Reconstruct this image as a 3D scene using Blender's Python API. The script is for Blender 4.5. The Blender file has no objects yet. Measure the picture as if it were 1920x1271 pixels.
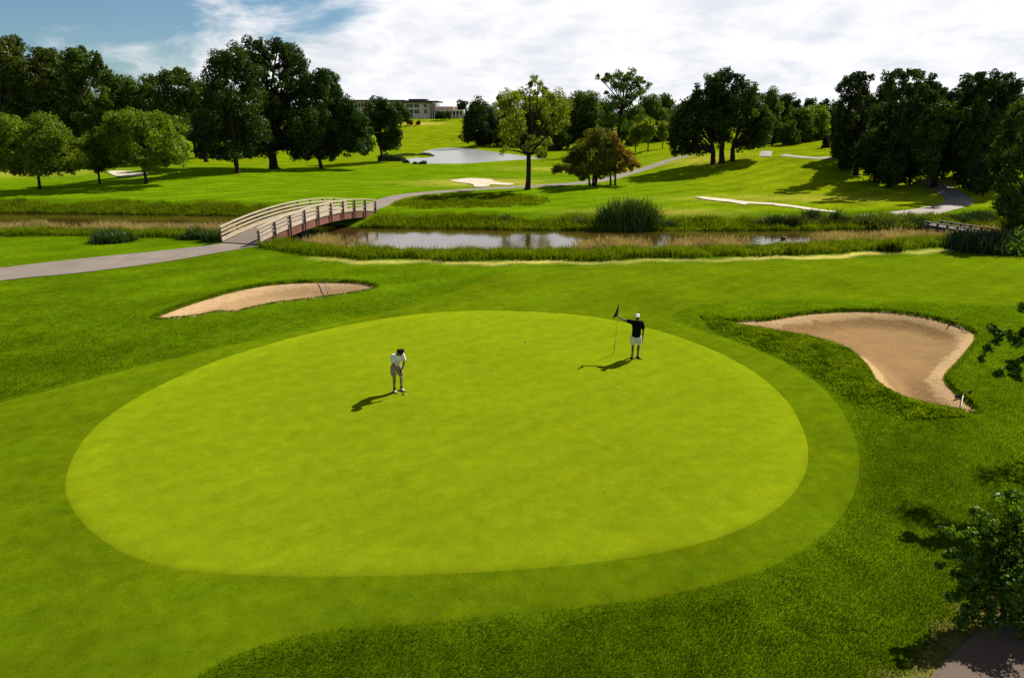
import bpy, bmesh, math, random
import numpy as np
from mathutils import Vector, Matrix
from mathutils.geometry import delaunay_2d_cdt

random.seed(7)
RNG = np.random.default_rng(7)
scene = bpy.context.scene
COL = scene.collection
PI = math.pi

# ------------------------------------------------------------------ camera
H = 9.3                      # eye height above the putting green, metres
F = 1280.0                   # focal length in photo pixels (1920 wide)
TH = math.radians(18.2)      # downward tilt
CT, ST = math.cos(TH), math.sin(TH)
cam_d = bpy.data.cameras.new('camera')
cam_d.sensor_width = 36.0
cam_d.lens = 36.0 * F / 1920.0
cam_d.clip_end = 5000
cam = bpy.data.objects.new('camera', cam_d)
COL.objects.link(cam)
cam.location = (0, 0, H)
cam.rotation_euler = (math.radians(90) - TH, 0, 0)
scene.camera = cam

SUN_EL = math.radians(40)
SUN_AZ = math.radians(45)    # to the right of the view direction (+Y)
SUN = np.array([math.cos(SUN_EL) * math.sin(SUN_AZ), math.cos(SUN_EL) * math.cos(SUN_AZ), math.sin(SUN_EL)])


def ray(px, py):
    cx = (px - 960.0) / F
    cy = (635.5 - py) / F
    return np.array([cx, CT + cy * ST, -ST + cy * CT])


def at_y(px, py, y):
    """point on the line of sight through a photo pixel at distance y"""
    d = ray(px, py)
    return np.array([0, 0, H]) + d * (y / d[1])


def at_z(px, py, z):
    d = ray(px, py)
    return np.array([0, 0, H]) + d * ((z - H) / d[2])


def mpp(y, z=3.0):
    """metres per photo pixel at distance y"""
    return (y * CT + (H - z) * ST) / F


def ss(a, b, t):
    t = np.clip((np.asarray(t, float) - a) / (b - a), 0, 1)
    return t * t * (3 - 2 * t)


# ------------------------------------------------------------------ terrain
WATER_Z = -0.75
POND_Z = -0.35


def sorted_poly(pxs, z):
    p = np.array([at_z(a, b, z)[:2] for a, b in pxs])
    return p[np.argsort(p[:, 0])]


FAR_EDGE = sorted_poly([(-500, 398), (0, 400), (200, 402), (440, 405), (560, 415), (660, 427), (800, 429), (1000, 432),
                        (1200, 433), (1400, 433), (1550, 432), (1680, 430), (1760, 427), (1900, 423), (2300, 420)], WATER_Z)
NEAR_EDGE = sorted_poly([(-500, 436), (0, 436), (200, 437), (400, 440), (520, 452), (620, 468), (760, 473), (1000, 474), (1250, 471),
                         (1450, 466), (1600, 458), (1750, 450), (1900, 444), (2300, 440)], WATER_Z)


def stream_d(x, y):
    yf = np.interp(x, FAR_EDGE[:, 0], FAR_EDGE[:, 1])
    yn = np.interp(x, NEAR_EDGE[:, 0], NEAR_EDGE[:, 1])
    return np.minimum(y - yn, yf - y), yn, yf


POND_PX = [(752, 301), (775, 296), (800, 296), (812, 292), (790, 289), (800, 283), (830, 278), (870, 278), (920, 284), (965, 290), (1005, 295),
           (1025, 298), (985, 301), (930, 304), (880, 308), (830, 309), (785, 308)]


def catmull(pts, n=6, closed=True):
    pts = np.asarray(pts, float)
    out = []
    N = len(pts)
    rng = range(N) if closed else range(N - 1)
    for i in rng:
        if closed:
            p0, p1, p2, p3 = pts[i - 1], pts[i], pts[(i + 1) % N], pts[(i + 2) % N]
        else:
            p0, p1, p2, p3 = pts[max(i - 1, 0)], pts[i], pts[i + 1], pts[min(i + 2, N - 1)]
        for k in range(n):
            t = k / n
            out.append(0.5 * ((2 * p1) + (-p0 + p2) * t + (2 * p0 - 5 * p1 + 4 * p2 - p3) * t * t + (-p0 + 3 * p1 - 3 * p2 + p3) * t ** 3))
    if not closed:
        out.append(pts[-1])
    return np.array(out)


def inside(poly, x, y):
    x = np.asarray(x, float)
    y = np.asarray(y, float)
    res = np.zeros(x.shape, bool)
    n = len(poly)
    for i in range(n):
        x1, y1 = poly[i]
        x2, y2 = poly[(i + 1) % n]
        if y1 == y2:
            continue
        c = ((y1 > y) != (y2 > y)) & (x < (x2 - x1) * (y - y1) / (y2 - y1) + x1)
        res ^= c
    return res


def sdist(poly, x, y):
    """signed distance, positive inside"""
    d = np.full(np.shape(x), 1e9)
    n = len(poly)
    for i in range(n):
        a = poly[i]
        b = poly[(i + 1) % n]
        e = b - a
        L = e @ e + 1e-12
        t = np.clip(((x - a[0]) * e[0] + (y - a[1]) * e[1]) / L, 0, 1)
        d = np.minimum(d, np.hypot(x - a[0] - t * e[0], y - a[1] - t * e[1]))
    return np.where(inside(poly, x, y), d, -d)


POND = catmull([at_z(a, b, POND_Z)[:2] for a, b in POND_PX], 4)
POND_C = POND.mean(0)


def sdist_box(poly, x, y, pad):
    out = np.full(np.shape(x), -pad * 1.0)
    lo, hi = poly.min(0) - pad, poly.max(0) + pad
    m = (x > lo[0]) & (x < hi[0]) & (y > lo[1]) & (y < hi[1])
    if m.any():
        out[m] = sdist(poly, x[m], y[m])
    return np.maximum(out, -pad)


def h0(x, y):
    x = np.asarray(x, float)
    y = np.asarray(y, float)
    z = np.zeros(np.broadcast(x, y).shape)
    x, y = np.broadcast_arrays(x, y)
    far = ss(75, 110, y)
    z = z + far * (0.28 * np.sin(x * 0.055 + 1.0) * np.sin(y * 0.05 + 0.4) + 0.16 * np.sin(x * 0.13 + y * 0.07))
    # gentle tilt of the green complex
    z = z + 0.05 * np.sin(x * 0.19 + 0.5) * np.sin(y * 0.16) * ss(8, 14, y) * (1 - ss(36, 46, y))
    # the rise on the right with the oaks and the woods
    z = z + 3.4 * ss(78, 132, y) * ss(12, 46, x) * (1 - 0.4 * ss(140, 180, y)) + 1.2 * ss(62, 95, y) * ss(48, 70, x)
    # the slope up to the clubhouse
    z = z + 7.4 * ss(205, 315, y) * ss(-150, -85, x) * (1 - ss(-18, 30, x))
    z = z + 1.6 * np.exp(-(((x + 22) / 14) ** 2 + ((y - 238) / 12) ** 2))
    # a low shelf behind the left bunker across the water
    z = z + 0.7 * np.exp(-(((x + 62) / 18) ** 2 + ((y - 117) / 9) ** 2))
    d, yn, yf = stream_d(x, y)
    z = z - 1.05 * ss(-6.5, 2.8, d)
    pd = sdist_box(POND, x, y, 14.0)
    flat = ss(-14, -2, pd)
    z = z * (1 - flat) + flat * (-0.05)
    z = z - 1.2 * ss(-1.5, 3.0, pd)
    return z


def gp(px, py):
    """ground point seen at a photo pixel (marching along the line of sight)"""
    d = ray(px, py)
    t = np.geomspace(8, 1200, 6000)
    X, Y, Z = d[0] * t, d[1] * t, H + d[2] * t
    below = Z < h0(X, Y)
    if not below.any():
        i = len(t) - 1
    else:
        i = int(np.argmax(below))
    lo, hi = t[max(i - 1, 0)], t[i]
    for _ in range(18):
        m = 0.5 * (lo + hi)
        if H + d[2] * m < float(h0(d[0] * m, d[1] * m)):
            hi = m
        else:
            lo = m
    m = hi
    return np.array([d[0] * m, d[1] * m, float(h0(d[0] * m, d[1] * m))])


def gpoly(pxs, n=6):
    return catmull([gp(a, b)[:2] for a, b in pxs], n)


GREEN_PX = [(122, 918), (132, 868), (165, 815), (225, 765), (310, 718), (420, 672), (540, 636), (660, 608), (780, 590), (900, 583), (1020, 586), (1130, 597),
            (1240, 622), (1340, 658), (1420, 702), (1475, 752), (1506, 806), (1516, 850), (1508, 892), (1480, 934), (1430, 972), (1350, 1008),
            (1240, 1036), (1110, 1056), (960, 1070), (800, 1078), (640, 1082), (480, 1080), (350, 1070), (250, 1046), (180, 1005), (140, 962)]
GREEN = gpoly(GREEN_PX, 5)
APRON_PX = [(-260, 830), (-120, 788), (0, 755), (130, 722), (270, 685), (420, 650), (560, 620), (700, 590), (800, 566), (860, 545), (930, 516), (1010, 503),
            (1200, 496), (1500, 487), (1800, 481), (1990, 480), (2150, 500), (2150, 560), (1950, 572), (1700, 566), (1500, 562), (1340, 569), (1282, 580), (1262, 593),
            (1272, 607), (1330, 625), (1420, 655), (1500, 695), (1560, 745), (1600, 810), (1612, 870), (1600, 930), (1560, 990), (1490, 1040), (1400, 1080),
            (1280, 1110), (1150, 1132), (980, 1150), (800, 1168), (640, 1180), (540, 1197), (450, 1225), (380, 1262), (320, 1310), (150, 1420), (-300, 1420), (-420, 1100)]
APRON = gpoly(APRON_PX, 4)
LB_PX = [(287, 598), (318, 584), (360, 569), (400, 557), (445, 545), (500, 535), (560, 530), (620, 529), (675, 531), (706, 538), (704, 543), (680, 549), (640, 556), (580, 564),
         (520, 571), (470, 581), (440, 588), (405, 588), (380, 594), (340, 599), (308, 601)]
LBUNK = gpoly(LB_PX, 4)
RB_PX = [(1348, 604), (1370, 601), (1400, 599), (1440, 598), (1480, 591), (1540, 584), (1610, 581), (1680, 584), (1735, 592), (1785, 605), (1825, 620), (1834, 632), (1822, 652), (1798, 680), (1779, 700),
         (1777, 712), (1797, 735), (1826, 758), (1837, 770), (1828, 776), (1790, 773), (1730, 763), (1680, 746), (1642, 722), (1624, 692), (1592, 662), (1548, 644),
         (1495, 631), (1440, 621), (1395, 614), (1365, 609)]
RBUNK = gpoly(RB_PX, 4)
MOUND = gpoly([(1312, 594), (1340, 600), (1380, 615), (1440, 626), (1500, 636), (1555, 648), (1600, 668), (1630, 698), (1650, 726), (1690, 750), (1740, 766), (1800, 778), (1790, 788),
               (1700, 776), (1620, 748), (1560, 712), (1500, 678), (1440, 652), (1380, 628), (1330, 606)], 3)


def hb(x, y, sink=False, sand=False):
    """terrain with the two bunkers by the green"""
    z = h0(x, y).copy()
    x = np.asarray(x, float) * np.ones_like(z)
    y = np.asarray(y, float) * np.ones_like(z)
    for poly, D, W, lip in ((LBUNK, 0.50, 1.7, 0.12), (RBUNK, 0.48, 1.6, 0.07)):
        d = sdist_box(poly, x, y, 4.0)
        z += np.where(d > (-0.1 if sand else 0), lip - (0.13 if sand else 0.13 * ss(0, 0.06, d)) - D * ss(0, W, d), lip * np.exp(-(d / 1.1) ** 2) * (d > -3.9))
        if sink:
            z -= 0.30 * ss(0.0, 0.22, d)
    d = sdist_box(MOUND, x, y, 3.0)
    z += 0.16 * ss(-0.8, 0.9, d)
    return z


def hsand(x, y):
    return hb(x, y, sand=True)


def hz(x, y):
    return float(hb(np.array([x], float), np.array([y], float))[0])


# ------------------------------------------------------------------ helpers
def tag(o, label, cat=None, group=None, kind=None):
    o['label'] = label
    if cat:
        o['category'] = cat
    if group:
        o['group'] = group
    if kind:
        o['kind'] = kind
    return o


def link(name, me, mat=None, parent=None, loc=None):
    o = bpy.data.objects.new(name, me)
    COL.objects.link(o)
    if mat is not None and me is not None:
        me.materials.append(mat)
    if parent is not None:
        o.parent = parent
    if loc is not None:
        o.location = loc
    return o


def empty(name, loc, rz=0.0):
    o = bpy.data.objects.new(name, None)
    COL.objects.link(o)
    o.location = loc
    o.rotation_euler = (0, 0, rz)
    o.empty_display_size = 0.3
    return o


def mesh_np(name, V, faces, fattr=None, vcol=None, smooth=False):
    V = np.ascontiguousarray(V, dtype=np.float32)
    faces = np.ascontiguousarray(faces, dtype=np.int32)
    k = faces.shape[1]
    me = bpy.data.meshes.new(name)
    me.vertices.add(len(V))
    me.vertices.foreach_set('co', V.ravel())
    me.loops.add(faces.size)
    me.loops.foreach_set('vertex_index', faces.ravel())
    me.polygons.add(len(faces))
    me.polygons.foreach_set('loop_start', np.arange(0, faces.size, k, dtype=np.int32))
    me.polygons.foreach_set('loop_total', np.full(len(faces), k, dtype=np.int32))
    if fattr is not None:
        a = me.attributes.new('tint', 'FLOAT', 'FACE')
        a.data.foreach_set('value', np.ascontiguousarray(fattr, dtype=np.float32))
    if vcol is not None:
        a = me.attributes.new('turf', 'FLOAT_COLOR', 'POINT')
        c = np.ones((len(V), 4), np.float32)
        c[:, :3] = vcol
        a.data.foreach_set('color', c.ravel())
    me.update(calc_edges=True)
    me.validate()
    if smooth:
        me.polygons.foreach_set('use_smooth', np.ones(len(me.polygons), bool))
    return me


def norm(v):
    return v / (np.linalg.norm(v, axis=-1, keepdims=True) + 1e-9)


def sheet(name, poly, res, hf, dz, mat, attr=None, smooth=True, jitter=0.25, sink=0.0):
    """a thin ground covering that follows the terrain inside a closed outline"""
    lo, hi = poly.min(0), poly.max(0)
    gx, gy = np.meshgrid(np.arange(lo[0], hi[0], res), np.arange(lo[1], hi[1], res))
    gx = gx.ravel() + RNG.uniform(-jitter, jitter, gx.size) * res
    gy = gy.ravel() + RNG.uniform(-jitter, jitter, gy.size) * res
    m = sdist(poly, gx, gy) > res * 0.3
    inner = []
    if sink:
        q = np.vstack([poly, poly[:1]])
        L = np.r_[0, np.cumsum(np.linalg.norm(np.diff(q, axis=0), axis=1))]
        tt = np.linspace(0, L[-1], int(L[-1] / 0.28), endpoint=False)
        poly = np.column_stack([np.interp(tt, L, q[:, 0]), np.interp(tt, L, q[:, 1])])
        tg = np.roll(poly, -1, 0) - np.roll(poly, 1, 0)
        nr = norm(np.column_stack([-tg[:, 1], tg[:, 0]]))
        ring = poly + nr * 0.07
        if not inside(poly, ring[:, 0], ring[:, 1]).mean() > 0.5:
            ring = poly - nr * 0.07
        ring = ring[sdist(poly, ring[:, 0], ring[:, 1]) > 0.03]
        inner = [Vector((float(a), float(b))) for a, b in ring]
    pts = [Vector((float(a), float(b))) for a, b in poly] + inner + [Vector((float(a), float(b))) for a, b in zip(gx[m], gy[m])]
    vs, es, fs, _, _, _ = delaunay_2d_cdt(pts, [], [list(range(len(poly)))], 1, 1e-5)
    V = np.array([(v[0], v[1]) for v in vs])
    Z = hf(V[:, 0], V[:, 1]) + dz
    if sink:
        Z = np.where(sdist_box(poly, V[:, 0], V[:, 1], 1.0) < 1e-3, Z - sink, Z)
    Fc = np.array([f for f in fs if len(f) == 3])
    A = V[Fc]
    area = (A[:, 1, 0] - A[:, 0, 0]) * (A[:, 2, 1] - A[:, 0, 1]) - (A[:, 1, 1] - A[:, 0, 1]) * (A[:, 2, 0] - A[:, 0, 0])
    Fc[area < 0] = Fc[area < 0][:, ::-1]
    me = mesh_np(name, np.column_stack([V, Z]), Fc, smooth=smooth)
    if attr is not None:
        a = me.attributes.new('edge', 'FLOAT', 'POINT')
        a.data.foreach_set('value', np.ascontiguousarray(attr(V[:, 0], V[:, 1]), dtype=np.float32))
    return link(name, me, mat)


def ribbon(name, pxs, width, dz, mat, n=8):
    c = catmull([gp(a, b)[:2] for a, b in pxs], n, closed=False)
    t = np.gradient(c, axis=0)
    t /= np.linalg.norm(t, axis=1)[:, None]
    nrm = np.column_stack([-t[:, 1], t[:, 0]])
    k = 5
    rows = []
    for j in range(k):
        u = (j / (k - 1) - 0.5) * width
        p = c + nrm * u
        rows.append(np.column_stack([p, h0(p[:, 0], p[:, 1]) + dz - (0.05 if j in (0, k - 1) else 0)]))
    V = np.concatenate(rows)
    N = len(c)
    fs = [(j * N + i, j * N + i + 1, (j + 1) * N + i + 1, (j + 1) * N + i) for j in range(k - 1) for i in range(N - 1)]
    fs = np.array(fs)[:, ::-1]
    return link(name, mesh_np(name, V, fs, smooth=True), mat)


class MB:
    """collects boxes, tubes and ellipsoids into one mesh"""

    def __init__(self):
        self.bm = bmesh.new()

    def box(self, c, size, rot=None):
        m = Matrix.Translation(Vector(c)) @ (rot.to_4x4() if rot is not None else Matrix.Identity(4)) @ Matrix.Diagonal((*size, 1))
        bmesh.ops.create_cube(self.bm, size=1.0, matrix=m)
        return self

    def beam(self, a, b, w, h, up=(0, 0, 1)):
        """box from a to b, w wide sideways, h along up"""
        a, b = Vector(a), Vector(b)
        d = b - a
        L = d.length
        y = d.normalized()
        x = y.cross(Vector(up)).normalized()
        z = x.cross(y)
        rot = Matrix((x, y, z)).transposed()
        return self.box((a + b) / 2, (w, L, h), rot)

    def tube(self, pts, rad, sides=8, cap=True):
        pts = [Vector(p) for p in pts]
        if not hasattr(rad, '__len__'):
            rad = [rad] * len(pts)
        rings = []
        for i, p in enumerate(pts):
            d = (pts[min(i + 1, len(pts) - 1)] - pts[max(i - 1, 0)]).normalized()
            ref = Vector((0, 1, 0)) if abs(d.y) < 0.9 else Vector((1, 0, 0))
            u = d.cross(ref).normalized()
            v = d.cross(u)
            rings.append([self.bm.verts.new(p + (u * math.cos(2 * PI * k / sides) + v * math.sin(2 * PI * k / sides)) * rad[i]) for k in range(sides)])
        for r0, r1 in zip(rings, rings[1:]):
            for k in range(sides):
                self.bm.faces.new((r0[k], r0[(k + 1) % sides], r1[(k + 1) % sides], r1[k]))
        if cap:
            self.bm.faces.new(rings[0][::-1])
            self.bm.faces.new(rings[-1])
        return self

    def ball(self, c, r, seg=12, rot=None):
        m = Matrix.Translation(Vector(c)) @ (rot.to_4x4() if rot is not None else Matrix.Identity(4)) @ Matrix.Diagonal((*r, 1))
        bmesh.ops.create_uvsphere(self.bm, u_segments=seg, v_segments=max(6, seg // 2), radius=1.0, matrix=m)
        return self

    def face(self, pts):
        self.bm.faces.new([self.bm.verts.new(Vector(p)) for p in pts])
        return self

    def build(self, name, mat, parent=None, smooth=False, bevel=0.0, loc=None):
        bmesh.ops.recalc_face_normals(self.bm, faces=self.bm.faces)
        if bevel:
            bmesh.ops.bevel(self.bm, geom=list(self.bm.edges), offset=bevel, segments=1, affect='EDGES')
        me = bpy.data.meshes.new(name)
        self.bm.to_mesh(me)
        self.bm.free()
        if smooth:
            for p in me.polygons:
                p.use_smooth = True
        return link(name, me, mat, parent, loc)


# ------------------------------------------------------------------ materials
def nt(name):
    m = bpy.data.materials.new(name)
    m.use_nodes = True
    t = m.node_tree
    t.nodes.clear()
    out = t.nodes.new('ShaderNodeOutputMaterial')
    return m, t, out


def N(t, kind, ins=None, **props):
    n = t.nodes.new('ShaderNode' + kind)
    for k, v in props.items():
        setattr(n, k, v)
    for k, v in (ins or {}).items():
        if isinstance(v, bpy.types.NodeSocket):
            t.links.new(v, n.inputs[k])
        else:
            n.inputs[k].default_value = v
    return n


def math_n(t, op, a, b=0.0, c=None):
    n = t.nodes.new('ShaderNodeMath')
    n.operation = op
    for i, v in enumerate((a, b) if c is None else (a, b, c)):
        if isinstance(v, bpy.types.NodeSocket):
            t.links.new(v, n.inputs[i])
        else:
            n.inputs[i].default_value = v
    return n.outputs[0]


def remap(t, v, a, b, c, d):
    n = N(t, 'MapRange', {0: v, 1: a, 2: b, 3: c, 4: d})
    return n.outputs[0]


def mixc(t, f, a, b, mode='MIX'):
    n = t.nodes.new('ShaderNodeMix')
    n.data_type = 'RGBA'
    n.blend_type = mode
    for s, v in (('Factor_Float', f), ('A_Color', a), ('B_Color', b)):
        sock = [i for i in n.inputs if i.identifier == s][0]
        if isinstance(v, bpy.types.NodeSocket):
            t.links.new(v, sock)
        else:
            sock.default_value = (*v, 1) if isinstance(v, tuple) and len(v) == 3 else v
    return [o for o in n.outputs if o.identifier == 'Result_Color'][0]


def noise(t, vec, scale, detail=3.0, rough=0.55, dist=0.0):
    return N(t, 'TexNoise', {'Vector': vec, 'Scale': scale, 'Detail': detail, 'Roughness': rough, 'Distortion': dist}).outputs['Fac']


def turf_mat(name, base=None, patch=0.25, mottle=0.3, grain=0.35, dark=None, bump=0.3, bumpd=0.03, yellow=0.25, bands=0.04, bscale=0.35, ring=False, marks=0.0):
    m, t, out = nt(name)
    pos = N(t, 'NewGeometry').outputs['Position']
    if base is None:
        col = N(t, 'Attribute', attribute_name='turf').outputs['Color']
    else:
        rgb = N(t, 'RGB')
        rgb.outputs[0].default_value = (*base, 1)
        col = rgb.outputs[0]
    n1 = noise(t, pos, 0.22, 4, 0.6)
    n2 = noise(t, pos, 2.2, 5, 0.62)
    n3 = noise(t, pos, 26.0, 3, 0.7)
    n4 = noise(t, N(t, 'Mapping', {'Vector': pos, 'Scale': (0.5, 1.7, 1.0), 'Rotation': (0, 0, 0.5)}).outputs[0], 0.7, 5, 0.65)
    f = math_n(t, 'MULTIPLY', remap(t, n1, 0.3, 0.7, 1 - patch, 1 + patch), remap(t, n2, 0.25, 0.75, 1 - mottle, 1 + mottle))
    f = math_n(t, 'MULTIPLY', f, remap(t, n3, 0.25, 0.75, 1 - grain, 1 + grain))
    wv = N(t, 'TexWave', {'Vector': N(t, 'Mapping', {'Vector': pos, 'Rotation': (0, 0, 0.9)}).outputs[0], 'Scale': bscale, 'Distortion': 1.2, 'Detail': 2.0, 'Detail Scale': 0.4}).outputs['Fac']
    f = math_n(t, 'MULTIPLY', f, remap(t, wv, 0.3, 0.7, 1 - bands, 1 + bands))
    if ring:
        ed = N(t, 'Attribute', attribute_name='edge').outputs['Fac']
        f = math_n(t, 'MULTIPLY', f, remap(t, ed, 0.45, 0.6, 1.07, 1.0))
        f = math_n(t, 'MULTIPLY', f, remap(t, ed, 0.0, 0.12, 0.93, 1.0))
    if marks:
        vo = N(t, 'TexVoronoi', {'Vector': pos, 'Scale': 1.3}).outputs['Distance']
        f = math_n(t, 'MULTIPLY', f, remap(t, vo, 0.03, 0.09, 1 - marks, 1.0))
        vo2 = N(t, 'TexVoronoi', {'Vector': pos, 'Scale': 0.8}).outputs['Distance']
        f = math_n(t, 'MULTIPLY', f, remap(t, vo2, 0.015, 0.05, 1 + marks * 1.4, 1.0))
    vv = N(t, 'CombineXYZ', {0: f, 1: f, 2: f}).outputs[0]
    c = mixc(t, 1.0, col, vv, 'MULTIPLY')
    yel = mixc(t, 1.0, c, (1.35, 1.08, 0.9), 'MULTIPLY')
    c = mixc(t, remap(t, n4, 0.42, 0.68, 0.0, yellow * 2), c, yel)
    bh = math_n(t, 'ADD', math_n(t, 'MULTIPLY', n2, 0.4), math_n(t, 'MULTIPLY', n3, 0.6))
    bn = N(t, 'Bump', {'Strength': bump, 'Distance': bumpd, 'Height': bh}).outputs[0]
    bs = N(t, 'BsdfDiffuse', {'Color': c, 'Normal': bn})
    sc = mixc(t, 1.0, c, (1.5, 1.5, 1.0), 'MULTIPLY')
    sh = N(t, 'BsdfSheen', {'Color': sc, 'Roughness': 0.5, 'Normal': bn})
    ad = N(t, 'AddShader', {0: bs.outputs[0], 1: sh.outputs[0]})
    t.links.new(ad.outputs[0], out.inputs[0])
    return m


def leaf_mat(name, c1, c2, trans=0.3, gloss=0.03, warm=None):
    m, t, out = nt(name)
    v = N(t, 'Attribute', attribute_name='tint').outputs['Fac']
    oi = N(t, 'ObjectInfo').outputs['Random']
    c = mixc(t, v, c1, c2)
    hs = N(t, 'HueSaturation', {'Color': c, 'Hue': remap(t, oi, 0, 1, 0.485, 0.512), 'Value': remap(t, oi, 0, 1, 0.85, 1.18)}).outputs[0]
    d = N(t, 'BsdfDiffuse', {'Color': hs})
    tc = mixc(t, 1.0, hs, warm or (1.5, 1.35, 0.6), 'MULTIPLY')
    tr = N(t, 'BsdfTranslucent', {'Color': tc})
    mx = N(t, 'MixShader', {0: trans, 1: d.outputs[0], 2: tr.outputs[0]})
    gl = N(t, 'BsdfGlossy', {'Color': (0.8, 0.85, 0.9, 1), 'Roughness': 0.45})
    m2 = N(t, 'MixShader', {0: gloss, 1: mx.outputs[0], 2: gl.outputs[0]})
    t.links.new(m2.outputs[0], out.inputs[0])
    return m


def plain(name, color, rough=0.6, var=0.12, scale=8.0, metal=0.0, bump=0.0, stretch=None, spec=0.4):
    m, t, out = nt(name)
    tc = N(t, 'TexCoord').outputs['Object']
    if stretch:
        tc = N(t, 'Mapping', {'Vector': tc, 'Scale': stretch}).outputs[0]
    n = noise(t, tc, scale, 4, 0.6)
    f = remap(t, n, 0.25, 0.75, 1 - var, 1 + var)
    vv = N(t, 'CombineXYZ', {0: f, 1: f, 2: f}).outputs[0]
    c = mixc(t, 1.0, color, vv, 'MULTIPLY')
    ins = {'Base Color': c, 'Roughness': rough, 'Metallic': metal, 'Specular IOR Level': spec}
    if bump:
        ins['Normal'] = N(t, 'Bump', {'Strength': bump, 'Distance': 0.01, 'Height': n}).outputs[0]
    b = N(t, 'BsdfPrincipled', ins)
    t.links.new(b.outputs[0], out.inputs[0])
    return m


def sand_mat(name, c1, c2, edge=True):
    m, t, out = nt(name)
    pos = N(t, 'NewGeometry').outputs['Position']
    n1 = noise(t, pos, 1.3, 5, 0.65, 0.6)
    n2 = noise(t, pos, 18, 4, 0.7)
    w = N(t, 'TexWave', {'Vector': pos, 'Scale': 2.6, 'Distortion': 16.0, 'Detail': 3.0, 'Detail Scale': 0.35}).outputs['Fac']
    if edge:
        e = N(t, 'Attribute', attribute_name='edge').outputs['Fac']
        e = math_n(t, 'ADD', e, remap(t, n1, 0.3, 0.7, -0.22, 0.22))
        f = remap(t, e, 0.42, 0.58, 0.0, 1.0)
    else:
        f = remap(t, n1, 0.35, 0.65, 0.0, 1.0)
    c = mixc(t, f, c2, c1)
    g = math_n(t, 'MULTIPLY', remap(t, n2, 0.25, 0.75, 0.78, 1.2), remap(t, w, 0, 1, 0.955, 1.04))
    g = math_n(t, 'MULTIPLY', g, remap(t, n1, 0.3, 0.7, 0.86, 1.12))
    c = mixc(t, 1.0, c, N(t, 'CombineXYZ', {0: g, 1: g, 2: g}).outputs[0], 'MULTIPLY')
    hgt = math_n(t, 'ADD', math_n(t, 'ADD', math_n(t, 'MULTIPLY', w, 0.10), math_n(t, 'MULTIPLY', noise(t, pos, 5.5, 3, 0.6), 0.7)), math_n(t, 'ADD', math_n(t, 'MULTIPLY', n2, 0.5), n1))
    bn = N(t, 'Bump', {'Strength': 0.55, 'Distance': 0.08, 'Height': hgt}).outputs[0]
    b = N(t, 'BsdfPrincipled', {'Base Color': c, 'Roughness': 0.95, 'Normal': bn, 'Specular IOR Level': 0.1})
    t.links.new(b.outputs[0], out.inputs[0])
    return m


def asphalt_mat(name, color):
    m, t, out = nt(name)
    pos = N(t, 'NewGeometry').outputs['Position']
    n1 = noise(t, pos, 0.5, 4, 0.6)
    n2 = noise(t, pos, 40, 3, 0.7)
    f = math_n(t, 'MULTIPLY', remap(t, n1, 0.3, 0.7, 0.82, 1.15), remap(t, n2, 0.25, 0.75, 0.8, 1.2))
    c = mixc(t, 1.0, color, N(t, 'CombineXYZ', {0: f, 1: f, 2: f}).outputs[0], 'MULTIPLY')
    bn = N(t, 'Bump', {'Strength': 0.25, 'Distance': 0.01, 'Height': n2}).outputs[0]
    b = N(t, 'BsdfPrincipled', {'Base Color': c, 'Roughness': 0.9, 'Normal': bn, 'Specular IOR Level': 0.2})
    t.links.new(b.outputs[0], out.inputs[0])
    return m


def water_mat(name, mud, wave, strength, ior, rough=0.03, dist=0.05):
    m, t, out = nt(name)
    pos = N(t, 'NewGeometry').outputs['Position']
    st = N(t, 'Mapping', {'Vector': pos, 'Scale': (0.6, 1.6, 1)}).outputs[0]
    n = noise(t, st, wave, 3, 0.55, 0.4)
    bn = N(t, 'Bump', {'Strength': strength, 'Distance': dist, 'Height': n}).outputs[0]
    d = N(t, 'BsdfDiffuse', {'Color': (*mud, 1)})
    g = N(t, 'BsdfGlossy', {'Color': (1, 1, 1, 1), 'Roughness': rough, 'Normal': bn})
    fr = N(t, 'Fresnel', {'IOR': ior, 'Normal': bn}).outputs[0]
    mx = N(t, 'MixShader', {0: fr, 1: d.outputs[0], 2: g.outputs[0]})
    t.links.new(mx.outputs[0], out.inputs[0])
    return m


G_GREEN = (0.119, 0.160, 0.0030)
G_APRON = (0.063, 0.098, 0.0014)
M = {}
M['ground'] = turf_mat('turf_ground', None, 0.24, 0.30, 0.42, bump=0.5, bumpd=0.05, yellow=0.24, bands=0.07, bscale=0.09)
M['green'] = turf_mat('turf_green', G_GREEN, 0.08, 0.15, 0.20, bump=0.15, bumpd=0.01, yellow=0.12, bands=0.022, bscale=0.30, ring=True, marks=0.13)
M['apron'] = turf_mat('turf_apron', G_APRON, 0.20, 0.22, 0.30, bump=0.3, bumpd=0.02, yellow=0.28, bands=0.03, bscale=0.22, marks=0.2)
M['sand'] = sand_mat('bunker_sand', (0.245, 0.142, 0.052), (0.41, 0.266, 0.124))
M['sand_left'] = sand_mat('bunker_sand_left', (0.34, 0.218, 0.105), (0.43, 0.288, 0.152))
M['white_sand'] = sand_mat('white_sand', (0.62, 0.56, 0.44), (0.50, 0.40, 0.27), edge=False)
M['asphalt'] = asphalt_mat('path_asphalt', (0.215, 0.175, 0.145))
M['asphalt_pale'] = asphalt_mat('path_pale', (0.30, 0.26, 0.225))
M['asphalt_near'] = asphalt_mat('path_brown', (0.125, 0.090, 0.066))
M['stream'] = water_mat('stream_water', (0.050, 0.034, 0.006), 1.4, 0.16, 4.5, 0.05)
M['pond'] = water_mat('pond_water', (0.16, 0.16, 0.155), 0.9, 0.8, 4.5, 0.33, 0.15)
M['bark'] = plain('bark_dark', (0.030, 0.022, 0.015), 0.9, 0.4, 3.0, bump=0.5, stretch=(3, 3, 0.6), spec=0.1)
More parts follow.
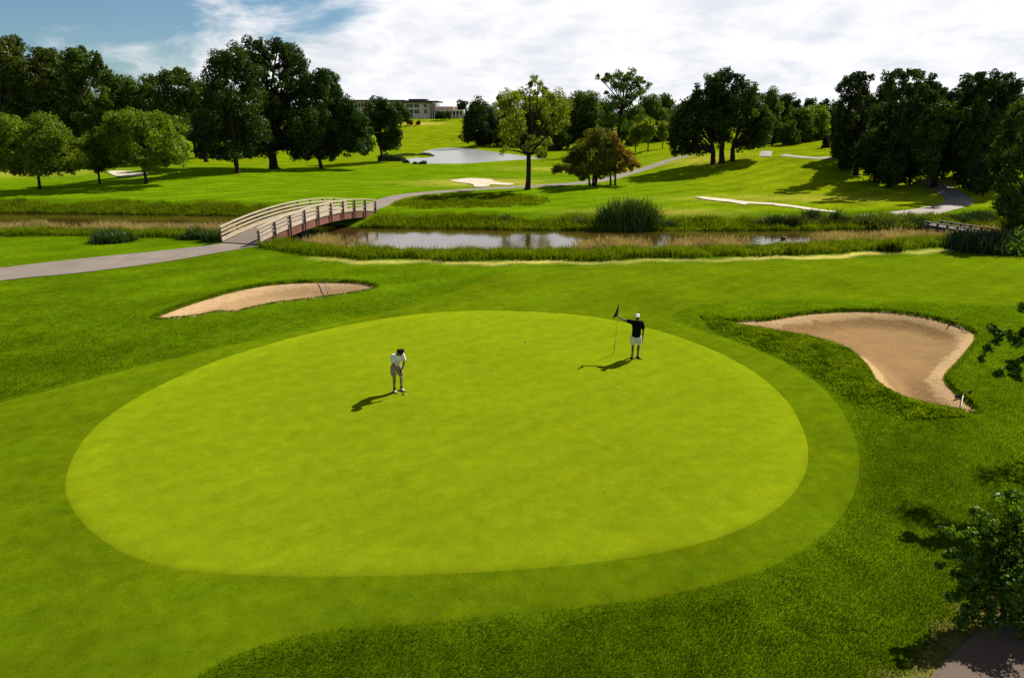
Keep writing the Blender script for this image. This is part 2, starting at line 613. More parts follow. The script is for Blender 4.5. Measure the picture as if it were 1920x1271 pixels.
M['blade'] = leaf_mat('rough_blades', (0.034, 0.066, 0.001), (0.08, 0.124, 0.003), 0.36, 0.0)
M['lip_blade'] = leaf_mat('lip_blades', (0.05, 0.095, 0.001), (0.17, 0.235, 0.006), 0.45, 0.0)
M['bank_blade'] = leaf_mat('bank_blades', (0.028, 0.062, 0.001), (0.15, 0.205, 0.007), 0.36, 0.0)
M['tan_blade'] = leaf_mat('tan_blades', (0.085, 0.085, 0.014), (0.46, 0.365, 0.13), 0.36, 0.02, (1.2, 1.1, 0.8))
M['reed'] = leaf_mat('reed_blades', (0.018, 0.05, 0.005), (0.06, 0.118, 0.01), 0.26, 0.03)
M['weed'] = leaf_mat('weed_leaves', (0.035, 0.06, 0.012), (0.085, 0.11, 0.02), 0.35, 0.03)
M['weed_dark'] = leaf_mat('weed_dark_leaves', (0.012, 0.032, 0.010), (0.04, 0.075, 0.02), 0.25, 0.03)

LEAF = {
    'dark': leaf_mat('leaf_dark', (0.013, 0.031, 0.003), (0.052, 0.092, 0.009), 0.24, 0.012),
    'wood': leaf_mat('leaf_wood', (0.024, 0.05, 0.003), (0.082, 0.125, 0.008), 0.3, 0.012),
    'mid': leaf_mat('leaf_mid', (0.036, 0.07, 0.004), (0.095, 0.145, 0.01), 0.36, 0.012),
    'light': leaf_mat('leaf_light', (0.058, 0.125, 0.003), (0.18, 0.275, 0.009), 0.42, 0.012),
    'yellow': leaf_mat('leaf_yellow', (0.092, 0.14, 0.004), (0.215, 0.275, 0.012), 0.44, 0.012),
    'olive': leaf_mat('leaf_olive', (0.066, 0.092, 0.006), (0.175, 0.19, 0.012), 0.4, 0.012),
    'rust': leaf_mat('leaf_rust', (0.11, 0.07, 0.01), (0.225, 0.145, 0.018), 0.4, 0.012),
    'maroon': leaf_mat('leaf_maroon', (0.030, 0.010, 0.008), (0.070, 0.022, 0.014), 0.3, 0.012),
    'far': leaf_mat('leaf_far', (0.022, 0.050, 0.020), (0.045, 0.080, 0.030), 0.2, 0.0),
    'near': leaf_mat('leaf_near', (0.026, 0.07, 0.002), (0.12, 0.205, 0.006), 0.4, 0.015),
}

NP_OUT = gpoly([(1700, 1330), (1745, 1270), (1800, 1212), (1850, 1172), (1930, 1120), (2050, 1075), (2300, 1060), (2400, 1500), (1700, 1500)], 4)

# ------------------------------------------------------------------ ground sheet
def build_ground():
    ys = np.concatenate([np.arange(-6, 7, 0.35), np.geomspace(7, 1500, 640)])
    u = np.linspace(-1, 1, 801)
    u = u * (0.55 + 0.45 * np.abs(u))
    X = u[None, :] * (ys[:, None] + 12) * 1.6
    Y = np.repeat(ys[:, None], len(u), 1)
    Z = hb(X.ravel(), Y.ravel(), sink=True).reshape(X.shape)
    x, y = X.ravel(), Y.ravel()
    c = np.empty((x.size, 3))
    rough = np.array((0.046, 0.080, 0.0010))
    fair = np.array((0.066, 0.122, 0.0015))
    lime = np.array((0.106, 0.139, 0.0024))
    straw = np.array((0.34, 0.30, 0.085))
    mud = np.array((0.060, 0.042, 0.014))
    lush = np.array((0.036, 0.074, 0.001))
    c[:] = rough
    d, yn, yf = stream_d(x, y)

    def put(mask, col):
        m = np.clip(mask, 0, 1)[:, None]
        c[:] = c * (1 - m) + m * col

    wob = np.sin(x * 0.6 + 1.3 * np.sin(x * 0.23)) * 0.5
    put(ss(16, 34, y) * 0.35, fair)
    put(ss(0, 2, y - yf - 5.5 + wob), fair)
    # right hand fairway and rise are more yellow
    put(ss(0, 3, y - yf - 6 + wob) * ss(4, 40, x) * 0.85, lime)
    put(ss(118, 150, y) * (1 - ss(5, 20, x)) * 0.6, lime)
    put(ss(190, 220, y) * 0.6, lime)
    # left: unmown strip between path and water stays lush
    put((1 - ss(-3, 3, np.abs(y - (yn - 3.5)) - 3.5)) * 0.55, lush)
    put((1 - ss(-1.5, 2.5, np.abs(y - (yf + 3)) - 3)) * 0.6, lush)
    # dry straw line where the mown turf meets the bank, right of the bridge
    edge = yn - 7.2 + 0.35 * np.sin(x * 0.8) + 0.2 * np.sin(x * 2.1 + 1)
    st = np.exp(-((y - edge) / 0.55) ** 2) * ss(-15, -10, x) * (0.78 + 0.22 * np.sin(x * 0.35 + 0.8))
    put(np.clip(st, 0, 1) * (1 - 0.3 * ss(0, 6, x) * (1 - ss(14, 22, x))), straw)
    # thin dry ground round the far white bunkers
    for (px, py, rx, ry, k) in ((900, 342, 9, 4.5, 0.5), (1225, 398, 7, 2.5, 0.35), (1470, 372, 14, 3, 0.25), (1060, 318, 10, 5, 0.35), (1310, 298, 6, 5, 0.3),
                                (40, 325, 14, 6, 0.35), (790, 232, 10, 6, 0.5)):
        g = gp(px, py)
        put(np.exp(-((x - g[0]) / rx) ** 2 - ((y - g[1]) / ry) ** 2) * k * 1.6, np.array((0.26, 0.22, 0.04)))
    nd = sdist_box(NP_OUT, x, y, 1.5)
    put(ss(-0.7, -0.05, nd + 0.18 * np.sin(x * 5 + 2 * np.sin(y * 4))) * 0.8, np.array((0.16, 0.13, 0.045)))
    put(ss(-0.9, 0.3, d), mud)
    me = mesh_np('ground', np.column_stack([x, y, Z.ravel()]), _grid_faces(len(ys), len(u)), vcol=c, smooth=True)
    o = link('ground', me, M['ground'])
    tag(o, 'rolling mown grass of the golf course around the green and stream', 'ground', kind='structure')


def _grid_faces(nr, nc):
    i = np.arange(nr - 1)[:, None] * nc + np.arange(nc - 1)[None, :]
    i = i.ravel()
    return np.column_stack([i, i + 1, i + nc + 1, i + nc])


build_ground()
tag(sheet('fairway_apron', APRON, 0.7, hb, 0.012, M['apron'], sink=0.014), 'shorter mown apron ringing the putting green', 'apron', kind='structure')
tag(sheet('putting_green', GREEN, 0.45, hb, 0.030, M['green'], lambda x, y: np.clip(sdist(GREEN, x, y) / 2.0, 0, 1), sink=0.020), 'large oval bright yellow green putting surface', 'putting green', kind='structure')


def edge_attr(poly, w):
    return lambda x, y: np.clip(sdist(poly, x, y) / w, 0, 1)


tag(sheet('sand_bunker', LBUNK, 0.16, hsand, 0.0, M['sand_left'], edge_attr(LBUNK, 1.6)), 'long narrow tan sand bunker beyond the left of the green', 'bunker', kind='structure')
tag(sheet('sand_bunker', RBUNK, 0.16, hsand, 0.0, M['sand'], edge_attr(RBUNK, 1.3)), 'big boot shaped brown sand bunker right of the green', 'bunker', kind='structure')
for pxs, lab in (([(845, 339), (880, 335), (920, 337), (930, 342), (962, 345), (955, 348), (920, 347), (915, 351), (890, 351), (885, 346), (855, 342)], 'small white sand bunker beside the far cart path'),
                 ([(1303, 370), (1330, 371), (1370, 375), (1400, 379), (1450, 382), (1450, 385), (1405, 383), (1395, 385), (1370, 380), (1330, 376)], 'white sand bunker strip across the right far fairway'),
                 ([(1450, 382), (1500, 388), (1540, 394), (1568, 397), (1560, 399), (1520, 395), (1480, 389), (1452, 386)], 'thin tail of white sand towards the right path'),
                 ([(203, 322), (225, 321), (255, 323), (280, 327), (262, 331), (225, 332), (208, 327)], 'beige sand bunker behind the left lawn trees')):
    P = gpoly(pxs, 3)
    tag(sheet('sand_bunker', P, 0.7, h0, 0.07, M['white_sand']), lab, 'bunker', kind='structure')

# cart paths
LP = gpoly([(-180, 528), (0, 503), (150, 486), (300, 471), (380, 462), (410, 458), (424, 456), (455, 459), (484, 461), (470, 464), (400, 476), (300, 493), (150, 512), (0, 527), (-180, 560)], 3)
tag(sheet('cart_path', LP, 0.5, h0, 0.03, M['asphalt']), 'grey asphalt cart path leading left from the bridge', 'path', kind='structure')
tag(ribbon('cart_path', [(676, 397), (704, 386), (722, 377), (748, 369), (800, 362), (880, 356), (965, 351), (1055, 346), (1115, 340), (1180, 325), (1252, 302), (1290, 292)], 2.5, 0.06, M['asphalt']),
    'cart path winding from the bridge past the yellow tree', 'path', kind='structure')
tag(ribbon('cart_path', [(1630, 410), (1680, 404), (1735, 396), (1778, 387), (1800, 378), (1788, 366), (1768, 354), (1750, 346), (1735, 338)], 2.7, 0.06, M['asphalt_pale']),
    'pale cart path curving into the dark woods at right', 'path', kind='structure')
tag(ribbon('cart_path', [(1434, 294), (1436, 289), (1437, 286), (1436, 284)], 1.9, 0.08, M['asphalt_pale']), 'short stub of pale path on the crest beside the oaks', 'path', kind='structure')
tag(ribbon('cart_path', [(1468, 291), (1495, 294), (1525, 296.5), (1560, 296), (1600, 292)], 2.2, 0.08, M['asphalt_pale']), 'thin pale path along the hilltop towards the woods', 'path', kind='structure')
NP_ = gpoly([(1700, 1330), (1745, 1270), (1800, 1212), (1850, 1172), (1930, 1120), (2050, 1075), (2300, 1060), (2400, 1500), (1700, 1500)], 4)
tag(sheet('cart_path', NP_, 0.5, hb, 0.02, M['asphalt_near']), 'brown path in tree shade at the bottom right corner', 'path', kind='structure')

# water
def strip_water():
    xs = np.linspace(-160, 160, 161)
    yn = np.interp(xs, NEAR_EDGE[:, 0], NEAR_EDGE[:, 1]) - 1.2
    yf = np.interp(xs, FAR_EDGE[:, 0], FAR_EDGE[:, 1]) + 1.2
    k = 12
    V = np.concatenate([np.column_stack([xs, yn + (yf - yn) * j / (k - 1), np.full_like(xs, WATER_Z)]) for j in range(k)])
    f = _grid_faces(k, len(xs))
    o = link('stream', mesh_np('stream', V, f, smooth=True), M['stream'])
    tag(o, 'brown still stream crossed by the wooden bridge', 'stream', kind='structure')


strip_water()
big = POND_C + (POND - POND_C) * 1.0
tag(sheet('pond', catmull(POND, 1), 3.0, lambda x, y: np.full(np.shape(x), POND_Z), 0.0, M['pond']), 'far pond shining white below the clubhouse slope', 'pond', kind='structure')


# ------------------------------------------------------------------ blades of grass
def blades(name, P, h, w, lean, mat, label, cat, tint=None, parent=None, tip_tone=0.0):
    """each point becomes one tapering bent blade (quad + tip)"""
    n = len(P)
    h = np.broadcast_to(h, n) * RNG.uniform(0.6, 1.3, n)
    w = np.broadcast_to(w, n)
    a = RNG.uniform(0, 2 * PI, n)
    side = np.column_stack([np.cos(a), np.sin(a), np.zeros(n)])
    b = RNG.uniform(0, 2 * PI, n)
    L = lean * RNG.uniform(0.2, 1.2, n)
    ld = np.column_stack([np.cos(b) * L, np.sin(b) * L, np.zeros(n)]) * h[:, None]
    up = np.zeros((n, 3))
    up[:, 2] = h
    w2 = (w / 2)[:, None]
    v0 = P - side * w2
    v1 = P + side * w2
    mid = P + up * 0.55 + ld * 0.3
    v2 = mid + side * w2 * 0.7
    v3 = mid - side * w2 * 0.7
    tip = P + up * (1 - 0.3 * L[:, None]) + ld
    v4 = tip + side * w2 * 0.12
    v5 = tip - side * w2 * 0.12
    V = np.stack([v0, v1, v2, v3, v4, v5], 1).reshape(-1, 3)
    k = np.arange(n)[:, None] * 6
    Fc = np.concatenate([k + np.array([[0, 1, 2, 3]]), k + np.array([[3, 2, 4, 5]])])
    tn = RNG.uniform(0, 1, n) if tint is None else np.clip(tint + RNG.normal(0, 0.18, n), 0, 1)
    me = mesh_np(name, V, Fc, fattr=np.clip(np.concatenate([tn - tip_tone * 0.7, tn + tip_tone]), 0, 1))  # dry tips, plus sunlit tops and shaded bases put into the tint
    o = link(name, me, mat, parent)
    if parent is None:
        tag(o, label, cat, kind='stuff')
    return o


def patchy(x, y, s, seed=0):
    r = np.random.default_rng(seed)
    v = np.zeros_like(x)
    for k in range(5):
        a = r.uniform(0, 2 * PI)
        f = s * (1.4 ** k)
        v += np.sin((x * math.cos(a) + y * math.sin(a)) * f + r.uniform(0, 6) + 1.2 * np.sin((x * math.sin(a) - y * math.cos(a)) * f * 0.7))
    return v / 5


def ground_pts(n, ylo, yhi, bias=1.6, xmax=0.95):
    """random points denser near the viewer"""
    t = RNG.uniform(0, 1, n) ** bias
    y = ylo + (yhi - ylo) * t
    x = RNG.uniform(-xmax, xmax, n) * (y * CT + H * ST) * 0.86
    return x, y


x, y = ground_pts(1000000, 8.5, 47, 1.35)
yn_ = np.interp(x, NEAR_EDGE[:, 0], NEAR_EDGE[:, 1])
keep = (sdist_box(APRON, x, y, 1.0) < RNG.uniform(-0.45, 0.10, len(x))) & ~inside(LP, x, y) & (y < yn_ - 7.2) & (RNG.uniform(0, 1, len(x)) > ss(28, 47, y) * 0.7) & (sdist_box(NP_, x, y, 1.0) < RNG.uniform(-0.5, 0.1, len(x)))
for poly in (LBUNK, RBUNK):
    keep &= sdist_box(poly, x, y, 2.0) < -0.02
x, y = x[keep], y[keep]
P = np.column_stack([x, y, hb(x, y) - 0.005])
tn = 0.45 + 0.26 * patchy(x, y, 0.9, 3) + 0.16 * patchy(x, y, 4.0, 4) + 0.12 * patchy(x, y, 0.3, 6)
blades('rough_grass', P, (0.042 + 0.018 * patchy(x, y, 2.0, 5)) * (1 - 0.4 * ss(24, 36, y)), 0.010 + 0.00035 * y, 0.9, M['blade'], 'longer dark rough grass around the apron in the foreground', 'grass', tn)


def along(poly, n, inner, outer, wmask=None):
    """points scattered in a band along a closed outline"""
    seg = np.roll(poly, -1, 0) - poly
    L = np.linalg.norm(seg, axis=1)
    cs = np.cumsum(L) / L.sum()
    i = np.searchsorted(cs, RNG.uniform(0, 1, n))
    t = RNG.uniform(0, 1, n)[:, None]
    p = poly[i] + seg[i] * t
    nr = np.column_stack([seg[i][:, 1], -seg[i][:, 0]]) / L[i][:, None]
    ctr = poly.mean(0)
    test = inside(poly, p[:, 0] + nr[:, 0] * 0.02, p[:, 1] + nr[:, 1] * 0.02)
    nr[test] *= -1
    off = RNG.uniform(-inner, outer, n)
    return p + nr * off[:, None], off


pl, off = along(LBUNK, 7000, 0.12, 0.10)
pr, off2 = along(RBUNK, 9000, 0.12, 0.12)
pp = np.concatenate([pl, pr])
Z = hb(pp[:, 0], pp[:, 1])
lo, hi = MOUND.min(0), MOUND.max(0)
mx_ = RNG.uniform(lo[0], hi[0], 80000)
my_ = RNG.uniform(lo[1], hi[1], 80000)
k = (sdist_box(MOUND, mx_, my_, 2.0) > RNG.uniform(-0.7, 0.25, len(mx_))) & (sdist_box(RBUNK, mx_, my_, 2.0) < 0.03)
mx_, my_ = mx_[k], my_[k]
mt = 0.52 + 0.7 * patchy(mx_, my_, 2.2, 8) + 0.2 * patchy(mx_, my_, 6.0, 9)
mh = 0.085 + 0.10 * np.maximum(0, patchy(mx_, my_, 2.6, 10)) + 0.05 * patchy(mx_, my_, 6.5, 12)
PB = np.concatenate([np.column_stack([pp, Z]), np.column_stack([mx_, my_, hb(mx_, my_)])])
HB = np.concatenate([np.full(len(pp), 0.10), mh])
TB = np.concatenate([np.full(len(pp), 0.40), mt])
blades('bunker_lip_grass', PB, HB, 0.03, 0.9, M['lip_blade'], 'long shaggy grass on the lips of the two near bunkers', 'grass', TB)

# tall growth on the stream banks
def bank(n, side, lo_, hi_, x0, x1):
    x = RNG.uniform(x0, x1, n)
    off = RNG.uniform(lo_, hi_, n)
    e = np.interp(x, NEAR_EDGE[:, 0], NEAR_EDGE[:, 1]) if side < 0 else np.interp(x, FAR_EDGE[:, 0], FAR_EDGE[:, 1])
    y = e + side * off
    return x, y, off


BR_A = np.array(gp(452, 458)[:2])
BR_B = np.array(gp(676, 402)[:2])


def off_bridge(x, y, pad=2.1):
    d = BR_B - BR_A
    L = np.linalg.norm(d)
    d = d / L
    t = (x - BR_A[0]) * d[0] + (y - BR_A[1]) * d[1]
    s = -(x - BR_A[0]) * d[1] + (y - BR_A[1]) * d[0]
    return ~((t > -4) & (t < L + 5) & (np.abs(s) < pad)) & ~inside(LP, x, y)


bx, by, bo = bank(150000, -1, -0.3, 7.4, -75, 75)
wob = 0.7 * patchy(bx, by * 0.2, 0.5, 20)
lowfront = np.where(bx < BR_A[0], 6.2, 6.5)
k = off_bridge(bx, by) & (bo < lowfront + wob * (1 + 0.5 * np.sign(wob)) + RNG.uniform(-0.6, 0.2, len(bx)))
bx, by, bo = bx[k], by[k], bo[k]
bt = 0.45 + 0.3 * patchy(bx, by, 0.8, 21) + 0.03 * (bo - 3)
bh = (0.56 + 0.32 * patchy(bx, by * 0.4, 0.9, 22)) * (0.55 + 0.45 * ss(0.3, 3.0, bo))
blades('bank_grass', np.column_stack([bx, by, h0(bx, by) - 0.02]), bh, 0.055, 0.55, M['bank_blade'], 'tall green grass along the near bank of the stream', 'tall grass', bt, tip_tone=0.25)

fx, fy, fo = bank(120000, 1, -0.2, 6.0, -85, 75)
fwob = 1.2 * patchy(fx, fy * 0.1, 0.35, 30)
fk = off_bridge(fx, fy) & (fo < np.where(fx < -16, 3.8, 3.6) + fwob)
fx, fy, fo = fx[fk], fy[fk], fo[fk]
fh = 0.56 + 0.34 * patchy(fx, fy * 0.4, 0.7, 31)
ft = 0.5 + 0.35 * patchy(fx, fy, 0.6, 32)
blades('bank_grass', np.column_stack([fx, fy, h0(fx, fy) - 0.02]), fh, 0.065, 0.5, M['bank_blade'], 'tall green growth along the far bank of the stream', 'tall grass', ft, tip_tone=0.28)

tx, ty, to = bank(105000, -1, -5.2, 0.8, -75, 75)
dens = 0.5 + 0.8 * patchy(tx, ty * 0.3, 0.33, 40)
# open water shows between the reeds in three places right of the bridge
pxs_ = 960 + F * tx / (ty * CT + (H + 1) * ST)
gap = ss(640, 720, pxs_) * (1 - ss(1060, 1110, pxs_)) + ss(1215, 1225, pxs_) * (1 - ss(1240, 1252, pxs_)) + ss(1395, 1420, pxs_) * (1 - ss(1510, 1540, pxs_))
deep = np.clip(-to / 5.2, 0, 1)
k = off_bridge(tx, ty, 1.9) & (RNG.uniform(0, 1, len(tx)) < np.clip(dens + 0.25, 0.1, 1)) & (RNG.uniform(0, 1, len(tx)) > np.clip(gap, 0, 1) * (0.80 + 0.20 * ss(0.05, 0.2, deep))) & (deep < 0.62 + 0.3 * patchy(tx, ty * 0.2, 0.5, 41))
tx, ty, to = tx[k], ty[k], to[k]
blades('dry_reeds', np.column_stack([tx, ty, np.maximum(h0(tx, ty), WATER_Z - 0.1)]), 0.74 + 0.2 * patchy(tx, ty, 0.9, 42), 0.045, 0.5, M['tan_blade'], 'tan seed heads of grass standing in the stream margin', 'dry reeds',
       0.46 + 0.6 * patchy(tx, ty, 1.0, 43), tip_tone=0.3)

# unmown meadow strip between the far path and the bank
mp = gpoly([(735, 383), (790, 371), (880, 364), (980, 366), (1030, 376), (1010, 384), (930, 388), (850, 390), (780, 393)], 3)
lo, hi = mp.min(0), mp.max(0)
qx = RNG.uniform(lo[0], hi[0], 30000)
qy = RNG.uniform(lo[1], hi[1], 30000)
k = (sdist(mp, qx, qy) > 1.6 * RNG.uniform(-0.6, 1, len(qx)) + 1.2 * patchy(qx, qy, 0.9, 52)) & (patchy(qx, qy, 0.5, 50) > RNG.uniform(-0.9, 0.5, len(qx)))
qx, qy = qx[k], qy[k]
blades('meadow_grass', np.column_stack([qx, qy, h0(qx, qy)]), 0.22, 0.07, 0.8, M['bank_blade'], 'patch of unmown meadow grass between far path and stream', 'meadow grass', 0.62 + 0.4 * patchy(qx, qy, 0.7, 51))


# ------------------------------------------------------------------ trees
def sphere_dirs(n, rng):
    return norm(rng.normal(size=(n, 3)))


def cards(C, Nrm, size, rng, aspect=0.62):
    """one small folded leaf cluster per centre"""
    n = len(C)
    t = norm(np.cross(Nrm, rng.normal(size=(n, 3))))
    b = np.cross(Nrm, t)
    L = (size * rng.uniform(0.65, 1.35, n))[:, None]
    W = L * aspect * rng.uniform(0.7, 1.3, n)[:, None]
    fold = Nrm * L * rng.uniform(-0.18, 0.25, n)[:, None]
    V = np.stack([C - t * L * 0.5, C + b * W * 0.5 + fold, C + t * L * 0.5 * rng.uniform(0.6, 1.2, n)[:, None], C - b * W * 0.5 + fold * 0.6], 1).reshape(-1, 3)
    k = np.arange(n)[:, None] * 4
    return V, k + np.array([[0, 1, 2, 3]])


def tube_np(pts, rad, sides):
    pts = np.asarray(pts, float)
    d = norm(np.gradient(pts, axis=0))
    ref = np.where(np.abs(d[:, :1]) < 0.9, np.array([[1.0, 0, 0]]), np.array([[0, 1.0, 0]]))
    u = norm(np.cross(d, ref))
    v = np.cross(d, u)
    a = np.arange(sides) * 2 * PI / sides
    R = np.asarray(rad)[:, None, None]
    ring = pts[:, None, :] + R * (np.cos(a)[None, :, None] * u[:, None, :] + np.sin(a)[None, :, None] * v[:, None, :])
    n = len(pts)
    V = ring.reshape(-1, 3)
    i = np.arange(n - 1)[:, None] * sides
    k = np.arange(sides)[None, :]
    k2 = (k + 1) % sides
    Fc = np.stack([i + k, i + k2, i + sides + k2, i + sides + k], -1).reshape(-1, 4)
    return V, Fc


def bez(a, b, c, n):
    t = np.linspace(0, 1, n)[:, None]
    return (1 - t) ** 2 * a + 2 * t * (1 - t) * b + t * t * c


def make_tree(name, base, lobes, leaf, label, cat='tree', group=None, trunk_r=None, card=None, cover=1.0, fork=None, limbs=True, seed=0, sub=1.0, multi=1, shell=0.5, fill=True, boughs=(), bare_from=None, swell=1.2):
    """base: world point; lobes: (local centre xyz, radius) in metres"""
    rng = np.random.default_rng(seed + 11)
    C = np.array([l[0] for l in lobes], float)
    R = np.array([l[1] for l in lobes], float)
    top = (C[:, 2] + R).max()
    bot = max((C[:, 2] - R).min(), 0.02 * top)
    if trunk_r is None:
        trunk_r = 0.020 * top
    if fork is None:
        fork = max(bot + 0.06 * top, 0.14 * top)
    if fill:
        add_c, add_r = [], []
        for i in range(len(C)):
            dd = np.linalg.norm(C - C[i], axis=1)
            dd[i] = 1e9
            for j in np.argsort(dd)[:3]:
                if j > i or True:
                    f_ = rng.uniform(0.35, 0.65)
                    add_c.append(C[i] * f_ + C[j] * (1 - f_) + rng.normal(0, 0.25, 3) * min(R[i], R[j]))
                    add_r.append(min(R[i], R[j]) * rng.uniform(0.7, 0.95))
        C_all = np.concatenate([C, np.array(add_c)])
        R_all = np.concatenate([R * swell, np.array(add_r)])
    else:
        C_all, R_all = C, R
    VV, FF, TT = [], [], []
    nv = 0
    subs = []
    for c, r in zip(C_all, R_all):
        ns = max(5, int(13 * sub * rng.uniform(0.85, 1.2)))
        d = sphere_dirs(ns, rng)
        d[:, 2] = d[:, 2] * 0.9 + 0.08
        sc = c + d * (r * (0.40 + 0.45 * rng.uniform(0, 1, ns)))[:, None]
        sr = r * rng.uniform(0.30, 0.52, ns)
        lt = rng.normal(0, 0.10)
        for p, q in zip(sc, sr):
            if p[2] < 0.03 * top:
                continue
            subs.append((p, q, c))
            n = max(8, int(cover * 4 * PI * q * q / (card * card) * 1.0))
            dd = sphere_dirs(n, rng)
            dd[:, 2] *= 0.8
            pos = p + dd * (q * (shell + (1.08 - shell) * rng.uniform(0, 1, n) ** 0.7))[:, None]
            nn = norm(dd * 0.9 + rng.normal(size=(n, 3)) * 0.45 + np.array([0, 0, 0.25]))
            v, f = cards(pos, nn, card, rng)
            VV.append(v)
            FF.append(f + nv)
            nv += len(v)
            TT.append(np.clip(0.5 + lt + rng.normal(0, 0.12) + rng.normal(0, 0.2, n), 0, 1))
    root = empty(name, base)
    tag(root, label, cat, group)
    # trunk and limbs
    TV, TF, tv = [], [], 0

    def add(pts, rad, sides):
        nonlocal tv
        v, f = tube_np(pts, rad, sides)
        TV.append(v)
        TF.append(f + tv)
        tv += len(v)

    ctr = C.mean(0)
    for mI in range(multi):
        ang = mI * 2.4 + 0.7
        spread = 0.0 if multi == 1 else 0.05 * top
        b0 = np.array([math.cos(ang) * spread, math.sin(ang) * spread, -0.25])
        lean = rng.normal(0, 0.012, 2) * top
        fk = np.array([b0[0] * 1.6 + lean[0], b0[1] * 1.6 + lean[1], fork])
        lead = np.array([ctr[0] * 0.35 + fk[0] * 0.6, ctr[1] * 0.35, fork + (top - fork) * 0.62])
        tr = trunk_r / (multi ** 0.5)
        zs = np.array([-0.25, 0.0, 0.06 * fork, 0.3 * fork, 0.65 * fork, fork])
        pts = np.array([b0 + (fk - b0) * ((z + 0.25) / (fork + 0.25)) for z in zs])
        pts[1:-1, :2] += rng.normal(0, tr * 0.12, (4, 2))
        add(pts, [tr * 1.7, tr * 1.5, tr * 1.15, tr, tr * 0.92, tr * 0.86], 9)
        lp = bez(fk, (fk + lead) / 2 + np.append(rng.normal(0, tr * 1.5, 2), 0), lead, 6)
        add(lp, np.linspace(tr * 0.86, tr * 0.18, 6), 7)
        if limbs:
            for li in range(mI, len(C) if bare_from is None else bare_from, multi):
                c, r = C[li], R[li]
                tpos = np.clip((c[2] - fork) / (top - fork) * 0.75 - 0.22, 0.0, 0.85)
                s = lp[int(tpos * 5)]
                mid = (s + c) / 2 + np.array([0, 0, 0.12 * np.linalg.norm(c - s)]) * (1 if c[2] > s[2] else 0.4) + rng.normal(0, 0.06 * np.linalg.norm(c - s), 3)
                add(bez(s, mid, c, 6), np.linspace(tr * 0.5 * (1 - 0.5 * tpos), tr * 0.14, 6), 6)
    for bp, r0, r1 in boughs:
        bp = catmull(bp, 4, closed=False)
        add(bp, np.linspace(r0, r1, len(bp)), 6)
    if limbs and bare_from is None:
        for p, q, c in subs:
            if rng.uniform() < 0.55:
                add(bez(c, (p + c) / 2 + rng.normal(0, q * 0.25, 3), p, 4), np.linspace(trunk_r * 0.12, trunk_r * 0.04, 4), 4)
    link('trunk', mesh_np(name + '_trunk', np.concatenate(TV), np.concatenate(TF), smooth=True), M['bark'], root)
    link('crown', mesh_np(name + '_crown', np.concatenate(VV), np.concatenate(FF), fattr=np.concatenate(TT)), LEAF[leaf], root)
    return root


_seed = [100]


def tree_px(name, base_px, lobes_px, leaf, label, group=None, y=None, cat='tree', card_px=4.2, depth=0.75, **kw):
    """tree given by the pixel of its foot and the main masses of its crown"""
    _seed[0] += 1
    rng = np.random.default_rng(_seed[0])
    if y is None:
        b = gp(*base_px)
    else:
        x0 = at_y(base_px[0], base_px[1], y)[0]
        b = np.array([x0, y, float(h0(x0, y))])
    L = np.array(lobes_px, float)
    w = (np.max(L[:, 0] + L[:, 2]) - np.min(L[:, 0] - L[:, 2])) / 2
    cx = (np.max(L[:, 0] + L[:, 2]) + np.min(L[:, 0] - L[:, 2])) / 2
    s = mpp(b[1])
    out = []
    sign = 1
    for (px, py, r) in L:
        e = math.sqrt(max(0.05, 1 - ((px - cx) / w) ** 2))
        sign = -sign
        dy = sign * rng.uniform(0.15, 1.0) * e * w * s * depth
        yy = b[1] + dy
        q = at_y(px, py, yy)
        out.append((q - b, r * mpp(yy)))
    card = float(np.clip(card_px * s, 0.09, 1.6))
    return make_tree(name, b, out, leaf, label, cat, group, card=card, seed=_seed[0], **kw)


def auto_lobes(cx, top, bot, hw, rng, n=9):
    """main masses of a generic round crown"""
    out = []
    cy = (top + bot) / 2
    hh = (bot - top) / 2
    rt = min(hw, hh) * 0.60
    out.append((cx + rng.uniform(-0.15, 0.15) * hw, top + rt * 0.8, rt))
    for i in range(n):
        a = i * 2.399 + rng.uniform(0, 0.6)
        r = min(hw, hh) * rng.uniform(0.34, 0.52)
        k = math.sqrt((i + 0.5) / n)
        out.append((cx + math.cos(a) * k * max(hw - r, 0.3 * hw), cy - math.sin(a) * k * max(hh - r, 0.3 * hh), r))
    return out


def tree_auto(name, base_px, top, bot, hw, leaf, label, group=None, n=9, cx=None, **kw):
    rng = np.random.default_rng(_seed[0] * 7 + 3)
    return tree_px(name, base_px, auto_lobes(base_px[0] if cx is None else cx, top, bot, hw, rng, n), leaf, label, group, **kw)


# --- light green lawn trees at the left
g = 'light green lawn trees across the water at left'
tree_px('lawn_tree', (-8, 352), [(5, 237, 24), (-25, 240, 28), (-50, 262, 30), (12, 270, 28), (-15, 285, 32), (-45, 300, 28), (10, 305, 20)], 'light', 'light green lawn tree cut off by the left edge', g, cover=1.1)
tree_px('lawn_tree', (75, 355), [(75, 245, 28), (45, 255, 28), (110, 258, 28), (85, 232, 18), (60, 285, 32), (112, 288, 32), (140, 298, 20), (30, 290, 26), (75, 315, 24), (120, 318, 16), (30, 315, 16), (135, 275, 18)], 'light', 'wide light green lawn tree, second from the left edge', g, cover=1.1)
tree_px('lawn_tree', (187, 345), [(185, 258, 22), (163, 268, 20), (208, 272, 20), (185, 290, 26), (165, 300, 18), (212, 296, 18), (192, 250, 14), (190, 312, 14)], 'light', 'smallest of the light green lawn trees, between two wider ones', g, cover=1.1)
